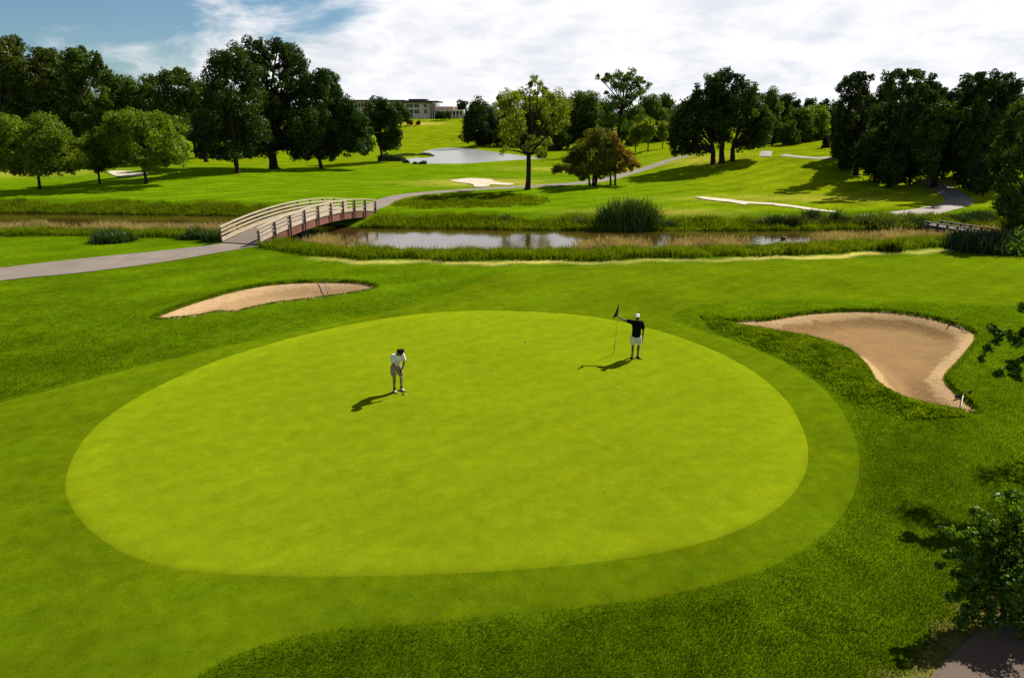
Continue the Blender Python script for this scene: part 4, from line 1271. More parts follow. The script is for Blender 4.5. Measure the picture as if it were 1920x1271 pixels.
# ------------------------------------------------------------------ clubhouse
def clubhouse():
    Y = 322.0
    mats = {'wall': plain('stucco', (0.74, 0.66, 0.55), 0.9, 0.06, 0.4), 'roof': plain('roof_dark', (0.035, 0.035, 0.04), 0.7, 0.1, 1), 'glass': plain('window_glass', (0.02, 0.025, 0.03), 0.12, 0.1, 1),
            'trim': plain('stone_trim', (0.66, 0.62, 0.55), 0.8, 0.05, 1), 'brick': plain('brick_pale', (0.46, 0.34, 0.25), 0.9, 0.1, 2)}
    a = at_y(785, 222, Y)
    z0 = float(h0(a[0], Y)) - 1.0
    root = empty('clubhouse', (a[0], Y, z0))
    tag(root, 'long cream clubhouse with dark flat roof on the far hill', 'building')

    def X(px):
        return at_y(px, 200, Y)[0] - a[0]

    def Zp(py):
        return at_y(785, py, Y)[2] - z0

    d = 16.0
    m = MB().box(((X(758) + X(806)) / 2, d / 2, Zp(193) / 2), (X(806) - X(758), d, Zp(193)))
    m.build('main_wall', mats['wall'], root)
    m = MB().box(((X(806) + X(818)) / 2, d / 2 - 1.0, Zp(194) / 2), (X(818) - X(806) - 0.02, d, Zp(194)))
    m.build('glass_hall', mats['glass'], root)
    m = MB()
    for px in (806.5, 810.5, 814.5, 817.6):
        m.box((X(px), -1.1, Zp(194) / 2), (0.35, 0.3, Zp(194)))
    m.build('mullions', mats['trim'], root)
    zr = Zp(191.2)
    m = MB().box(((X(746) + X(824)) / 2, d / 2 - 1.5, zr + 0.02), (X(824) - X(746), d + 5, 0.62))
    m.box(((X(758) + X(804)) / 2, d / 2 + 1, zr + 0.8), (X(798) - X(764), d - 6, 0.9))
    m.build('roof', mats['roof'], root)
    m = MB().box(((X(758) + X(806)) / 2, -0.12, Zp(203.6)), (X(806) - X(758) - 0.1, 0.2, 0.35))
    m.build('string_course', mats['trim'], root)
    for (p0, p1) in ((762, 767), (768, 774), (777, 781), (781.6, 785.4), (795, 800)):
        for (t, b_) in ((196, 202), (206, 213)):
            f = MB().box(((X(p0) + X(p1)) / 2, -0.05, (Zp(t) + Zp(b_)) / 2), (X(p1) - X(p0) + 0.2, 0.12, Zp(t) - Zp(b_) + 0.2)).build('window', mats['trim'], root)
            n = 3
            for i in range(n):
                w_ = (X(p1) - X(p0)) / n
                MB().box((X(p0) + (i + 0.5) * w_, -0.10, (Zp(t) + Zp(b_)) / 2), (w_ * 0.86, 0.08, Zp(t) - Zp(b_))).build('pane', mats['glass'], f)
    # right wing: long terrace with columns
    m = MB().box(((X(818) + X(851)) / 2, d / 2 + 0.3, Zp(200) / 2), (X(851) - X(818) - 0.02, d, Zp(200)))
    m.build('wing_wall', mats['brick'], root)
    m = MB().box(((X(851) + X(870)) / 2, d / 2 + 0.3, Zp(206) / 2), (X(870) - X(851) - 0.02, d, Zp(206)))
    m.build('end_wall', mats['brick'], root)
    m = MB().box(((X(819) + X(870)) / 2, -1.2, Zp(207.5)), (X(870) - X(819), 3.0, 0.7))
    m.build('terrace_roof', mats['trim'], root)
    for px in np.linspace(822, 868, 8):
        MB().box((X(px), -2.2, Zp(208.5) / 2), (0.45, 0.45, Zp(208.5))).build('column', mats['trim'], root)
    for p0 in np.linspace(823, 862, 7):
        MB().box((X(p0 + 2.2), 0.25, (Zp(209.5) + Zp(215)) / 2), (X(p0 + 4.2) - X(p0), 0.14, Zp(209.5) - Zp(215))).build('window', mats['glass'], root)
    m = MB().box(((X(660) + X(757)) / 2, d / 2 + 4, Zp(189.5) / 2), (X(757.9) - X(660), d, Zp(189.5)))
    m.build('left_wing', mats['brick'], root)
    m = MB().box(((X(659) + X(757)) / 2, d / 2 + 3.5, Zp(189.2) + 0.2), (X(756) - X(659), d + 1.2, 0.4))
    m.build('left_wing_roof', mats['roof'], root)
    for p0 in np.linspace(664, 750, 15):
        MB().box((X(p0), 3.92, Zp(197)), (0.9, 0.14, 1.5)).build('window', mats['glass'], root)


clubhouse()

# ------------------------------------------------------------------ bridge
def bridge():
    wood = plain('rail_wood', (0.48, 0.385, 0.28), 0.75, 0.22, 1.2, bump=0.2, stretch=(1, 1, 6))
    deckm = plain('deck_boards', (0.18, 0.145, 0.115), 0.85, 0.3, 1.5, bump=0.2, stretch=(0.6, 9, 1))
    dark = plain('post_wood', (0.085, 0.052, 0.034), 0.8, 0.25, 4)
    red = plain('rusted_girder', (0.165, 0.055, 0.032), 0.8, 0.3, 1.6)
    A = np.array([gp(418, 456)[:2], gp(485, 461)[:2]]).mean(0)
    L0, L1 = gp(418, 456)[:2], gp(485, 461)[:2]
    R1 = gp(699, 402)[:2]
    d = norm(R1 - L1)
    Ln = float(np.linalg.norm(R1 - L1)) + 0.6
    wdt = abs(float((L0 - L1) @ np.array([-d[1], d[0]])))
    wdt = float(np.clip(wdt, 2.8, 3.6))
    org = L1 + np.array([-d[1], d[0]]) * (wdt / 2)
    rz = math.atan2(d[1], d[0]) - PI / 2
    root = empty('footbridge', (org[0], org[1], 0.0), rz)
    tag(root, 'arched wooden cart bridge with board railings over the stream', 'bridge')
    rise = 0.74

    def zc(t):
        return 0.10 + rise * 4 * t * (1 - t)

    n = 18
    ts = np.linspace(0, 1, n + 1)
    # deck of individual boards
    m = MB()
    nb = 110
    for i in range(nb):
        t = (i + 0.5) / nb
        sl = math.atan(rise * 4 * (1 - 2 * t) / Ln)
        m.box((0, t * Ln, zc(t) - 0.03), (wdt - 0.12, Ln / nb * 0.93, 0.06), Matrix.Rotation(sl, 3, 'X'))
    m.build('deck', deckm, root)
    for sx in (-1, 1):
        xg = sx * (wdt / 2 - 0.14)
        m = MB()
        for a, b in zip(ts, ts[1:]):
            m.beam((xg, a * Ln, zc(a) - 0.36), (xg, b * Ln, zc(b) - 0.36), 0.16, 0.52)
        m.build('girder', red, root)
        xr = sx * wdt / 2
        npost = 10
        for i in range(npost):
            t = i / (npost - 1)
            zz = zc(t)
            MB().box((xr + sx * 0.075, t * (Ln - 0.1) + 0.05, zz + 0.25), (0.12, 0.12, 1.66 if 0 < i < npost - 1 else 1.5)).build('post', dark, root, bevel=0.008)
        for nm, z, hh, th in (('top_rail', 1.14, 0.07, 0.20), ('guard_rail', 0.86, 0.13, 0.045), ('guard_rail', 0.56, 0.13, 0.045), ('kick_board', 0.20, 0.30, 0.045)):
            m = MB()
            xx = xr - sx * 0.03 if nm != 'top_rail' else xr
            for a, b in zip(ts, ts[1:]):
                m.beam((xx, a * Ln, zc(a) + z), (xx, b * Ln, zc(b) + z), th, hh)
            m.build(nm, wood, root)
    # abutments
    stone = plain('abutment_concrete', (0.20, 0.18, 0.15), 0.9, 0.2, 2)
    for yy in (0.35, Ln - 0.35):
        MB().box((0, yy, -0.75), (wdt, 0.7, 1.3)).build('abutment', stone, root, bevel=0.02)


bridge()


def plank_bridge():
    dk = plain('old_plank', (0.055, 0.048, 0.04), 0.85, 0.3, 2, bump=0.2)
    a = at_z(1745, 419, 0.15)
    b = at_z(1856, 437, 0.15)
    root = empty('plank_footbridge', (a[0], a[1], 0.0))
    tag(root, 'low dark plank footbridge over the stream at far right', 'bridge')
    v = np.array([b[0] - a[0], b[1] - a[1]])
    L = float(np.linalg.norm(v))
    v /= L
    s = np.array([-v[1], v[0]])

    def P(t, u, z):
        q = v * t + s * u
        return (q[0], q[1], z)

    m = MB()
    nb = int(L / 0.2)
    for i in range(nb):
        m.beam(P((i + 0.5) * L / nb, -0.75, 0.08), P((i + 0.5) * L / nb, 0.75, 0.08), 0.17, 0.05)
    m.build('deck', dk, root)
    for u in (-0.78, 0.78):
        MB().beam(P(0, u, 0.0), P(L, u, 0.0), 0.12, 0.26).build('side_beam', dk, root)
        MB().beam(P(0, u, 0.36), P(L, u, 0.36), 0.09, 0.09).build('kerb_rail', plain('silver_wood', (0.20, 0.18, 0.15), 0.8, 0.2, 2), root)
        for t in np.linspace(0.4, L - 0.4, 6):
            q = P(t, u, 0)
            MB().box((q[0], q[1], -0.55), (0.14, 0.14, 1.85)).build('post', dk, root)


plank_bridge()

# ------------------------------------------------------------------ people
SKIN = plain('skin', (0.13, 0.058, 0.034), 0.55, 0.05, 20)
SKIN_P = plain('skin_pale', (0.21, 0.10, 0.06), 0.55, 0.05, 20)
WHITE = plain('white_cotton', (0.62, 0.64, 0.66), 0.85, 0.05, 12, bump=0.1)
KHAKI = plain('khaki_cotton', (0.24, 0.215, 0.15), 0.85, 0.06, 12, bump=0.1)
PALE = plain('pale_cotton', (0.60, 0.60, 0.56), 0.85, 0.05, 12, bump=0.1)
BLACK = plain('black_cotton', (0.006, 0.006, 0.008), 0.9, 0.1, 12, spec=0.04)
HAIR = plain('dark_hair', (0.009, 0.007, 0.006), 0.8, 0.3, 40, bump=0.3, spec=0.08)
RUBBER = plain('black_rubber', (0.012, 0.012, 0.012), 0.85, 0.1, 10, spec=0.1)
STEEL = plain('brushed_steel', (0.45, 0.45, 0.46), 0.3, 0.05, 10, metal=1.0)
EYE = plain('eye_dark', (0.02, 0.015, 0.012), 0.2, 0.02, 10)
LEATHER = plain('white_leather', (0.70, 0.70, 0.68), 0.45, 0.05, 12)


def skin_mesh(name, nodes, edges, mat, parent, root_node=0, sub=2):
    """grow one continuous surface round a graph of joints: nodes = [((x,y,z), r)]"""
    me = bpy.data.meshes.new(name)
    me.from_pydata([n[0] for n in nodes], edges, [])
    tmp = bpy.data.objects.new(name + '_build', me)
    COL.objects.link(tmp)
    sk = tmp.modifiers.new('skin', 'SKIN')
    sk.use_smooth_shade = True
    for i, nd in enumerate(nodes):
        dat = me.skin_vertices[0].data[i]
        r = nd[1]
        dat.radius = (r, r) if not isinstance(r, tuple) else r
        dat.use_root = (i == root_node)
    ss_ = tmp.modifiers.new('sub', 'SUBSURF')
    ss_.levels = ss_.render_levels = sub
    dg = bpy.context.evaluated_depsgraph_get()
    out = bpy.data.meshes.new_from_object(tmp.evaluated_get(dg))
    out.name = name
    bpy.data.objects.remove(tmp)
    for p in out.polygons:
        p.use_smooth = True
    out.materials.clear()
    return link(name, out, mat, parent)


class Graph:
    def __init__(self, fr):
        self.n, self.e, self.k, self.fr = [], [], {}, fr

    def add(self, key, abz, r, frm=None):
        self.k[key] = len(self.n)
        self.n.append((tuple(float(q) for q in self.fr(*abz)), r))
        if frm is not None:
            self.e.append((self.k[frm], self.k[key]))
        return self

    def chain(self, frm, items):
        for key, abz, r in items:
            self.add(key, abz, r, frm)
            frm = key
        return self


def hand(g, wrist, sgn, base, dirv, curl, pre):
    """palm, four unequal curled fingers and a thumb leaving the side of the palm; all in (left, forward, up)"""
    b = np.array(base, float)
    d = norm(np.array(dirv, float))
    c = norm(np.array(curl, float) - d * (np.array(curl, float) @ d))
    s = np.cross(d, c)
    g.add(pre + 'palm', b, 0.030, wrist)
    for i, (o, L) in enumerate(((-0.030, 0.060), (-0.010, 0.075), (0.010, 0.078), (0.030, 0.068))):
        k0 = b + d * 0.045 + s * o
        k1 = k0 + d * L * 0.45 + c * L * 0.30
        k2 = k1 + c * L * 0.50 - d * L * 0.1
        g.chain(pre + 'palm', [(pre + 'f%da' % i, k0, 0.011), (pre + 'f%db' % i, k1, 0.0095), (pre + 'f%dc' % i, k2, 0.008)])
    t0 = b + s * 0.034 * sgn + d * 0.005 + c * 0.012
    g.chain(pre + 'palm', [(pre + 't0', t0, 0.012), (pre + 't1', t0 + d * 0.03 + c * 0.028 + s * 0.008 * sgn, 0.010)])


def shoe(fr, a, b, z, toe, mat, root, sole=True):
    """a = left offset, b = forward of heel, toe direction (left, forward)"""
    t = norm(np.array([toe[0], toe[1], 0.0]))
    p0 = np.array([a, b, z])
    nodes = []
    for dist, rr, up in ((-0.06, 0.040, 0.045), (0.0, 0.044, 0.055), (0.08, 0.046, 0.048), (0.16, 0.044, 0.040), (0.21, 0.032, 0.034)):
        q = p0 + t * dist
        nodes.append((tuple(float(v) for v in fr(q[0], q[1], z + up)), rr))
    o = skin_mesh('shoe', nodes, [(i, i + 1) for i in range(4)], mat, root)
    if sole:
        m = MB()
        q0, q1 = p0 - t * 0.095, p0 + t * 0.245
        m.beam(fr(q0[0], q0[1], z + 0.012), fr(q1[0], q1[1], z + 0.012), 0.092, 0.022)
        m.build('sole', RUBBER, o, bevel=0.006)
    return o


def frame_fn(f):
    f = norm(np.array(f, float))
    Lv = np.array([-f[1], f[0]])

    def fr(a, b, z):
        return (a * Lv[0] + b * f[0], a * Lv[1] + b * f[1], z)

    return fr, f, Lv


def eyes_and_more(fr, head, face, up, root, hair=None):
    pass


def putter(gname, top, headp, face_dir, label, base):
    """steel putter from grip top to head, positions are world"""
    top, headp = np.array(top, float), np.array(headp, float)
    root = empty(gname, headp)
    tag(root, label, 'putter', 'putters')
    t = top - headp
    g0 = t * 0.70
    MB().tube([(0, 0, 0.02), t * 0.35, g0], [0.0055, 0.006, 0.0065], 8).build('shaft', STEEL, root, smooth=True)
    MB().tube([g0, t * 0.85, t], [0.012, 0.014, 0.016], 8).build('grip', RUBBER, root, smooth=True)
    fd = norm(np.array([face_dir[0], face_dir[1]]))
    MB().beam((-fd[0] * 0.06, -fd[1] * 0.06, 0.016), (fd[0] * 0.06, fd[1] * 0.06, 0.016), 0.035, 0.028).build('club_head', plain('dark_steel', (0.05, 0.05, 0.055), 0.35, 0.05, 8, metal=0.8), root, bevel=0.005)
    return root


def golfer_putting():
    base = gp(746.5, 734)
    base[2] = hz(base[0], base[1]) + 0.03
    fr, f, Lv = frame_fn((0.49, -0.87))
    root = empty('person', base)
    tag(root, 'person bent over a putt in white shirt, khaki shorts and dark hair', 'person', 'two people on the green')
    g = Graph(fr)
    g.add('pelvis', (0, -0.10, 0.95), 0.125)
    g.chain('pelvis', [('spine', (0, -0.04, 1.10), 0.115), ('chest', (0, 0.08, 1.26), 0.13), ('yoke', (0, 0.16, 1.38), 0.10), ('neck', (0, 0.23, 1.44), 0.052),
                       ('jaw', (0.04, 0.335, 1.445), 0.062), ('skull', (0.045, 0.365, 1.525), 0.092), ('crown', (0.045, 0.38, 1.585), 0.075)])
    g.add('nose', (0.045, 0.445, 1.455), 0.014, 'jaw')
    for s, nm in ((1, 'l'), (-1, 'r')):
        g.add('ear' + nm, (0.045 + s * 0.085, 0.35, 1.505), 0.016, 'skull')
        g.chain('pelvis', [('hip' + nm, (s * 0.10, -0.09, 0.88), 0.098), ('thigh' + nm, (s * 0.115, -0.02, 0.70), 0.080), ('knee' + nm, (s * 0.125, 0.05, 0.50), 0.058),
                           ('calf' + nm, (s * 0.13, 0.015, 0.34), 0.056), ('shin' + nm, (s * 0.13, 0.0, 0.20), 0.042), ('ankle' + nm, (s * 0.13, -0.01, 0.09), 0.038), ('foot' + nm, (s * 0.135, 0.08, 0.055), 0.034)])
        g.chain('yoke', [('sh' + nm, (s * 0.17, 0.16, 1.36), 0.064), ('ua' + nm, (s * 0.20, 0.21, 1.22), 0.049), ('el' + nm, (s * 0.185, 0.25, 1.08), 0.041), ('fa' + nm, (s * 0.12, 0.29, 0.97), 0.038), ('wr' + nm, (s * 0.045, 0.325, 0.87), 0.027)])
        hand(g, 'wr' + nm, s, (s * 0.030, 0.345, 0.815 + 0.02 * s), (0, 0.12, -1), (-s * 1.0, 0.25, 0), 'h' + nm)
    skin_mesh('body', g.n, g.e, SKIN_P, root)
    c = Graph(fr)
    c.add('waist', (0, -0.11, 0.95), 0.178)
    c.chain('waist', [('spine', (0, -0.05, 1.10), 0.172), ('chest', (0, 0.08, 1.26), 0.178), ('yoke', (0, 0.16, 1.375), 0.130), ('collar', (0, 0.215, 1.425), 0.068)])
    for s in (1, -1):
        c.chain('yoke', [('sh%d' % s, (s * 0.17, 0.16, 1.36), 0.094), ('sl%d' % s, (s * 0.203, 0.20, 1.23), 0.084), ('se%d' % s, (s * 0.20, 0.228, 1.14), 0.080)])
    skin_mesh('shirt', c.n, c.e, WHITE, root)
    c = Graph(fr)
    c.add('waist', (0, -0.10, 0.93), 0.150)
    c.add('top', (0, -0.10, 1.0), 0.11, 'waist')
    for s in (1, -1):
        c.chain('waist', [('hip%d' % s, (s * 0.10, -0.09, 0.86), 0.132), ('th%d' % s, (s * 0.118, -0.02, 0.70), 0.114), ('hem%d' % s, (s * 0.125, 0.035, 0.53), 0.106)])
    skin_mesh('shorts', c.n, c.e, KHAKI, root)
    MB().tube([fr(0, -0.10, 0.945), fr(0, -0.095, 0.975)], 0.128, 20).build('belt', RUBBER, root, smooth=True)
    # hair: a full dark mop seen from above
    hn = Graph(fr)
    hn.add('a', (0.045, 0.345, 1.590), 0.125)
    hn.chain('a', [('b', (0.045, 0.415, 1.585), 0.120), ('c', (0.045, 0.465, 1.535), 0.075)])
    hn.chain('a', [('d', (0.045, 0.275, 1.545), 0.115), ('e', (0.04, 0.255, 1.49), 0.08)])
    for s in (1, -1):
        hn.chain('a', [('s%d' % s, (0.045 + s * 0.080, 0.355, 1.570), 0.085), ('t%d' % s, (0.045 + s * 0.105, 0.345, 1.515), 0.05)])
    skin_mesh('hair', hn.n, hn.e, HAIR, root)
    for s in (1, -1):
        MB().ball(fr(0.045 + s * 0.032, 0.450, 1.495), (0.011, 0.011, 0.011), 10).build('eye', EYE, root, smooth=True)
        MB().tube([fr(s * 0.13, 0.0, 0.07), fr(s * 0.13, 0.0, 0.15)], [0.046, 0.05], 12).build('sock', BLACK, root, smooth=True)
        shoe(fr, s * 0.13, 0.0, 0.0, (s * 0.12, 1.0), LEATHER, root)
    top = base + np.array(fr(0, 0.335, 0.93))
    hd = base + np.array(fr(0.03, 0.42, 0.0))
    putter('putter', top, hd, Lv * 0 + f, 'steel putter held low by the person in white', base)
    b = base + np.array(fr(0.10, 0.44, 0.0))
    tag(MB().ball(b + np.array([0, 0, 0.0214]), (0.0214,) * 3, 16).build('golf_ball', LEATHER, smooth=True), 'white golf ball at the feet of the bent over person', 'golf ball', 'golf balls')


def golfer_standing():
    base = gp(1190.5, 671)
    base[2] = hz(base[0], base[1]) + 0.03
    fr, f, Lv = frame_fn((-0.12, -0.99))
    root = empty('person', base)
    tag(root, 'person in black shirt and white cap holding the flagstick out', 'person', 'two people on the green')
    # flagstick first so that the hand can close on it
    pb = gp(1150.5, 664.5)
    pb[2] = hz(pb[0], pb[1]) + 0.02
    tp = at_y(1161.2, 571, pb[1] - 0.12)
    ax = tp - pb
    grip = pb + ax * 0.765
    fs = empty('flagstick', pb)
    tag(fs, 'thin flagstick with dark red flag held by the standing person', 'flagstick')
    MB().tube([(0, 0, -0.08), ax * 0.34], [0.008, 0.008], 8).build('pole', plain('pole_pale', (0.45, 0.42, 0.33), 0.4, 0.05, 5), fs, smooth=True)
    MB().tube([ax * 0.34, ax], [0.0095, 0.008], 8).build('upper_pole', plain('pole_yellow', (0.42, 0.40, 0.10), 0.4, 0.05, 5), fs, smooth=True)
    MB().tube([ax * 0.0, ax * 0.30], [0.012, 0.012], 8).build('lower_sleeve', plain('pole_dark', (0.05, 0.045, 0.03), 0.5, 0.05, 5), fs, smooth=True)
    fm = plain('flag_cloth', (0.055, 0.006, 0.008), 0.8, 0.15, 6)
    bmf = bmesh.new()
    n, k = 10, 6
    rows = []
    for i in range(n):
        t = i / (n - 1)
        r = []
        for j in range(k):
            u = j / (k - 1)
            wdt = 0.05 + 0.30 * t ** 1.1
            q = ax * (1.0 - 0.215 * t) + np.array([-u * wdt * 0.62, 0.05 * math.sin(u * 5 + t * 2) * t, -u * 0.12 * t])
            r.append(bmf.verts.new(Vector(q)))
        rows.append(r)
    for i in range(n - 1):
        for j in range(k - 1):
            bmf.faces.new((rows[i][j], rows[i][j + 1], rows[i + 1][j + 1], rows[i + 1][j]))
    me = bpy.data.meshes.new('flag')
    bmf.to_mesh(me)
    bmf.free()
    fl = link('flag', me, fm, fs)
    so = fl.modifiers.new('thick', 'SOLIDIFY')
    so.thickness = 0.006
    # local coordinates of the hand
    rel = grip - base
    ha = np.array([rel[0] * Lv[0] + rel[1] * Lv[1], rel[0] * f[0] + rel[1] * f[1], rel[2]])
    sh = np.array([-0.19, 0.0, 1.47])
    el = sh + (ha - sh) * 0.52 + np.array([0, -0.02, -0.055])
    wr = ha + (el - ha) * 0.18
    g = Graph(fr)
    g.add('pelvis', (0, 0, 0.98), 0.13)
    g.chain('pelvis', [('spine', (0, 0.01, 1.14), 0.125), ('chest', (0, 0.0, 1.32), 0.14), ('yoke', (0, -0.01, 1.46), 0.10), ('neck', (0, 0.0, 1.54), 0.056),
                       ('jaw', (0, 0.03, 1.615), 0.066), ('skull', (0, 0.015, 1.70), 0.092), ('crown', (0, 0.005, 1.755), 0.070)])
    g.add('nose', (0, 0.118, 1.665), 0.014, 'skull')
    for s, nm in ((1, 'l'), (-1, 'r')):
        g.add('ear' + nm, (s * 0.088, 0.0, 1.68), 0.016, 'skull')
        g.chain('pelvis', [('hip' + nm, (s * 0.10, 0, 0.90), 0.10), ('thigh' + nm, (s * 0.11, 0.01, 0.72), 0.083), ('knee' + nm, (s * 0.11, 0.02, 0.51), 0.060), ('calf' + nm, (s * 0.11, -0.015, 0.36), 0.059),
                           ('shin' + nm, (s * 0.11, -0.01, 0.20), 0.043), ('ankle' + nm, (s * 0.11, -0.01, 0.09), 0.039), ('foot' + nm, (s * 0.12, 0.08, 0.055), 0.034)])
    g.chain('yoke', [('shr', tuple(sh), 0.068), ('uar', tuple((sh + el) / 2), 0.052), ('elr', tuple(el), 0.042), ('far', tuple(el + (wr - el) * 0.4), 0.040), ('wrr', tuple(wr), 0.028)])
    hd_ = norm(ha - wr)
    hand(g, 'wrr', -1, tuple(ha - hd_ * 0.02), tuple(hd_), (0, -0.6, 0.6), 'hr')
    g.chain('yoke', [('shl', (0.19, 0.0, 1.45), 0.068), ('ual', (0.235, -0.01, 1.30), 0.052), ('ell', (0.265, -0.01, 1.15), 0.043), ('fal', (0.262, 0.03, 1.04), 0.041), ('wrl', (0.25, 0.07, 0.92), 0.029)])
    hand(g, 'wrl', 1, (0.248, 0.085, 0.865), (0, 0.12, -1), (-1, 0.1, 0), 'hl')
    skin_mesh('body', g.n, g.e, SKIN, root)
    c = Graph(fr)
    c.add('hem', (0, 0, 0.84), 0.20)
    c.chain('hem', [('low', (0, 0, 0.95), 0.198), ('waist', (0, 0.01, 1.12), 0.192), ('chest', (0, 0.0, 1.32), 0.195), ('yoke', (0, -0.01, 1.445), 0.135), ('collar', (0, 0.0, 1.525), 0.072)])
    u1 = sh + (el - sh) * 0.75
    c.chain('yoke', [('shr', tuple(sh), 0.098), ('slr', tuple((sh + u1) / 2), 0.090), ('ser', tuple(u1), 0.086)])
    c.chain('yoke', [('shl', (0.19, 0.0, 1.45), 0.100), ('sll', (0.235, -0.01, 1.31), 0.092), ('sel', (0.258, -0.01, 1.16), 0.088)])
    skin_mesh('shirt', c.n, c.e, BLACK, root)
    c = Graph(fr)
    c.add('waist', (0, 0, 0.93), 0.155)
    c.add('top', (0, 0, 1.02), 0.11, 'waist')
    for s in (1, -1):
        c.chain('waist', [('hip%d' % s, (s * 0.105, 0, 0.85), 0.142), ('th%d' % s, (s * 0.118, 0.01, 0.68), 0.122), ('hem%d' % s, (s * 0.120, 0.015, 0.50), 0.116)])
    skin_mesh('shorts', c.n, c.e, PALE, root)
    cp = MB().ball(fr(0, -0.022, 1.766), (0.096, 0.096, 0.050), 16)
    o = cp.build('cap', LEATHER, root, smooth=True)
    m = MB()
    q0, q1 = fr(0, 0.06, 1.748), fr(0, 0.160, 1.74)
    m.beam(q0, q1, 0.15, 0.012)
    m.build('brim', LEATHER, o, bevel=0.004)
    for s in (1, -1):
        MB().ball(fr(s * 0.034, 0.098, 1.695), (0.011, 0.011, 0.011), 10).build('eye', EYE, root, smooth=True)
        MB().tube([fr(s * 0.11, -0.005, 0.06), fr(s * 0.11, -0.005, 0.105)], [0.047, 0.049], 12).build('sock', BLACK, root, smooth=True)
        shoe(fr, s * 0.11, 0.0, 0.0, (s * 0.2, 1.0), RUBBER, root)
    top = base + np.array(fr(0.242, 0.085, 0.90))
    hd = base + np.array(fr(0.235, 0.22, 0.0))
    putter('putter', top, hd, f, 'steel putter resting beside the person in black', base)


golfer_putting()
golfer_standing()

# hole, balls, markers, rakes, duck
def ball(px, py, label):
    p = gp(px, py)
    z = hz(p[0], p[1]) + 0.03
    tag(MB().ball((p[0], p[1], z + 0.0214), (0.0214,) * 3, 16).build('golf_ball', LEATHER, smooth=True), label, 'golf ball', 'golf balls')


ball(1159, 730, 'white golf ball lying on the green below the flag shadow')
ball(1249, 738.5, 'white golf ball lying on the right part of the green')
p = gp(985, 643)
z = hz(p[0], p[1]) + 0.031
tag(MB().tube([(p[0], p[1], z), (p[0], p[1], z + 0.012)], [0.055, 0.05], 16).build('ball_marker', plain('marker_dark', (0.02, 0.02, 0.02), 0.5, 0.05, 5)), 'small dark marker disc on the far part of the green', 'marker')


def rake(head_a, head_b, tip, hz_, label, hcol):
    a = gp(*head_a)
    b = gp(*head_b)
    a[2], b[2] = float(hsand(a[:1], a[1:2])[0]) + 0.07, float(hsand(b[:1], b[1:2])[0]) + 0.07
    c = (a + b) / 2
    root = empty('bunker_rake', c)
    tag(root, label, 'rake', 'bunker rakes')
    dk = RUBBER
    MB().beam(a - c, b - c, 0.05, 0.07).build('rake_head', dk, root, bevel=0.006)
    m = MB()
    for t in np.linspace(0.04, 0.96, 14):
        q = (a - c) * (1 - t) + (b - c) * t
        m.tube([q, q + np.array([0, 0, -0.09])], 0.006, 5)
    m.build('tines', dk, root)
    t = gp(*tip)
    t[2] = hz(t[0], t[1]) + hz_
    MB().tube([np.zeros(3), (t - c) * 0.5 + np.array([0, 0, 0.01]), t - c], 0.016, 8).build('handle', plain('rake_handle', hcol, 0.5, 0.1, 5), root, smooth=True)


rake((606, 541.5), (624, 540), (606, 529), 0.16, 'dark rake lying in the left bunker', (0.05, 0.045, 0.035))
rake((1791, 743), (1820, 740), (1801, 769), 0.05, 'dark headed rake with pale handle at the bunker toe', (0.50, 0.46, 0.36))
rake((1778, 608), (1794, 600), (1815, 621), 0.05, 'rake with tan handle along the far bunker lip', (0.34, 0.22, 0.11))

q = at_z(1469, 448.5, WATER_Z)
dk = plain('duck_brown', (0.045, 0.032, 0.02), 0.7, 0.3, 12)
nodes = [((-0.20, 0, 0.10), 0.03), ((-0.10, 0, 0.07), 0.09), ((0.03, 0, 0.07), 0.11), ((0.15, 0, 0.09), 0.075), ((0.20, 0, 0.19), 0.04), ((0.23, 0, 0.27), 0.05), ((0.30, 0, 0.26), 0.02), ((0.335, 0, 0.255), 0.016)]
duck = skin_mesh('duck', nodes, [(i, i + 1) for i in range(7)], dk, None, 2)
duck.location = (q[0], q[1], WATER_Z)
duck.scale = (1.25, 1.25, 1.25)
duck.rotation_euler = (0, 0, math.radians(172))
tag(duck, 'small brown duck swimming on the bright stream water', 'duck')

# pale fallen scraps on the turf
scrap = plain('dry_leaf', (0.46, 0.42, 0.26), 0.8, 0.2, 20)
for px, py, lab in ((124, 757, 'pale curled leaf on the apron at far left'), (120, 762, 'pale leaf just in front of the other on the left apron'), (785, 1162, 'pale scrap at the near edge of the apron'), (811, 1157, 'pale scrap a little right of the one at the apron edge'), (270, 566, 'pale scrap on the rough left of the left bunker')):
    p = gp(px, py)
    z = hz(p[0], p[1]) + 0.03
    m = MB()
    r = 0.05 if py < 900 else 0.03
    m.face([(-r, 0, 0.0), (-r * 0.3, -r * 0.5, 0.02), (r, 0, 0.03)])
    m.face([(-r, 0, 0.0), (r, 0, 0.03), (-r * 0.2, r * 0.5, 0.035)])
    tag(m.build('fallen_leaf', scrap, loc=(p[0], p[1], z)), lab, 'leaf', 'fallen leaves on the turf')
p = gp(450, 325)
o = empty('marker_post', p)
tag(o, 'short white marker post beside the tall dark tree', 'post')
MB().tube([(0, 0, 0), (0, 0, 1.15)], 0.055, 8).build('post_shaft', LEATHER, o, smooth=True)
MB().tube([(0, 0, 1.15), (0, 0, 1.22)], [0.055, 0.02], 8).build('post_top', RUBBER, o, smooth=True)

# ------------------------------------------------------------------ light and sky
sl = bpy.data.lights.new('sun', 'SUN')
sl.energy = 5.0
sl.angle = math.radians(0.5)
sl.color = (1.0, 0.955, 0.86)
so = bpy.data.objects.new('sun', sl)
COL.objects.link(so)
so.rotation_euler = Vector(tuple(SUN)).to_track_quat('Z', 'Y').to_euler()

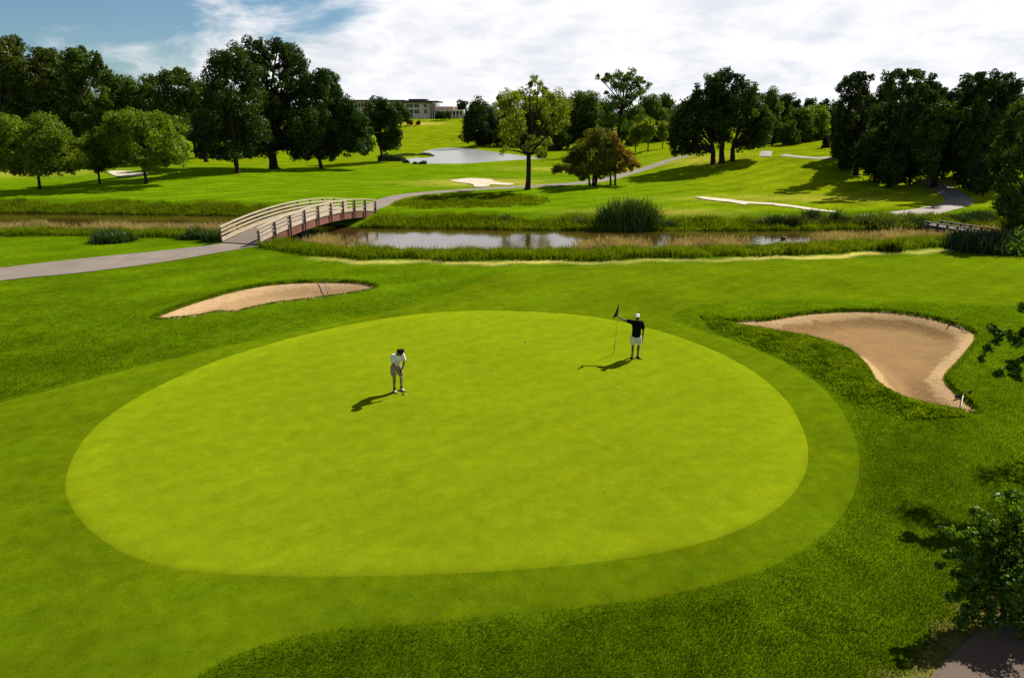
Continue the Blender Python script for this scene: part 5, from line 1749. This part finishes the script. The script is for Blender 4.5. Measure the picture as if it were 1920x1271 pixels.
w = bpy.data.worlds.new('World')
scene.world = w
w.use_nodes = True
t = w.node_tree
t.nodes.clear()
out = t.nodes.new('ShaderNodeOutputWorld')
sky = t.nodes.new('ShaderNodeTexSky')
sky.sky_type = 'NISHITA'
sky.sun_disc = False
sky.sun_elevation = SUN_EL
sky.sun_rotation = SUN_AZ
sky.dust_density = 0.3
sky.ozone_density = 2.5
sky.altitude = 200
SKY_STRENGTH = 0.050
blue = mixc(t, 1.0, sky.outputs[0], (0.72, 0.90, 1.0), 'MULTIPLY')
gen = N(t, 'TexCoord').outputs['Generated']
sep = N(t, 'SeparateXYZ', {0: gen})
X_, Y_, Z_ = sep.outputs
zz = math_n(t, 'ADD', math_n(t, 'MAXIMUM', Z_, 0.0), 0.26)
vec = N(t, 'CombineXYZ', {0: math_n(t, 'DIVIDE', X_, zz), 1: math_n(t, 'DIVIDE', Y_, zz), 2: 0.3}).outputs[0]
n1 = noise(t, vec, 1.9, 9, 0.60, 0.4)
n2 = noise(t, vec, 3.4, 7, 0.6, 0.3)
# more cloud to the right of the view, clear sky high on the left
bias = math_n(t, 'MULTIPLY_ADD', X_, 1.15, 0.45)
low = remap(t, Z_, 0.05, 0.115, 0.15, 0.0)
bias = math_n(t, 'ADD', math_n(t, 'MINIMUM', bias, 0.30), low)
cov = math_n(t, 'ADD', n1, bias)
mask = N(t, 'MapRange', {0: cov, 1: 0.47, 2: 0.71, 3: 0.0, 4: 1.0}, interpolation_type='SMOOTHSTEP').outputs[0]
sdot = N(t, 'VectorMath', {0: gen, 1: tuple(SUN)}, operation='DOT_PRODUCT').outputs['Value']
glow = remap(t, sdot, 0.2, 0.9, 0.97, 1.05)
hi = remap(t, Z_, 0.22, 0.42, 1.0, 0.16)
shade = mixc(t, remap(t, n2, 0.35, 0.62, 0.0, 1.0), (0.465, 0.48, 0.52), (0.63, 0.627, 0.635))
cl = mixc(t, 1.0, shade, N(t, 'CombineXYZ', {0: math_n(t, 'MULTIPLY', glow, hi), 1: math_n(t, 'MULTIPLY', glow, hi), 2: math_n(t, 'MULTIPLY', glow, hi)}).outputs[0], 'MULTIPLY')
bg1 = N(t, 'Background', {'Color': blue, 'Strength': SKY_STRENGTH})
bg2 = N(t, 'Background', {'Color': cl, 'Strength': 1.0})
mx = N(t, 'MixShader', {0: mask, 1: bg1.outputs[0], 2: bg2.outputs[0]})
t.links.new(mx.outputs[0], out.inputs[0])

scene.view_settings.view_transform = 'Standard'
scene.view_settings.look = 'None'
scene.view_settings.gamma = 1.0
scene.view_settings.exposure = 0.75
scene.render.engine = 'CYCLES'
scene.cycles.max_bounces = 6
scene.cycles.diffuse_bounces = 3
scene.cycles.transmission_bounces = 4
scene.cycles.use_denoising = True
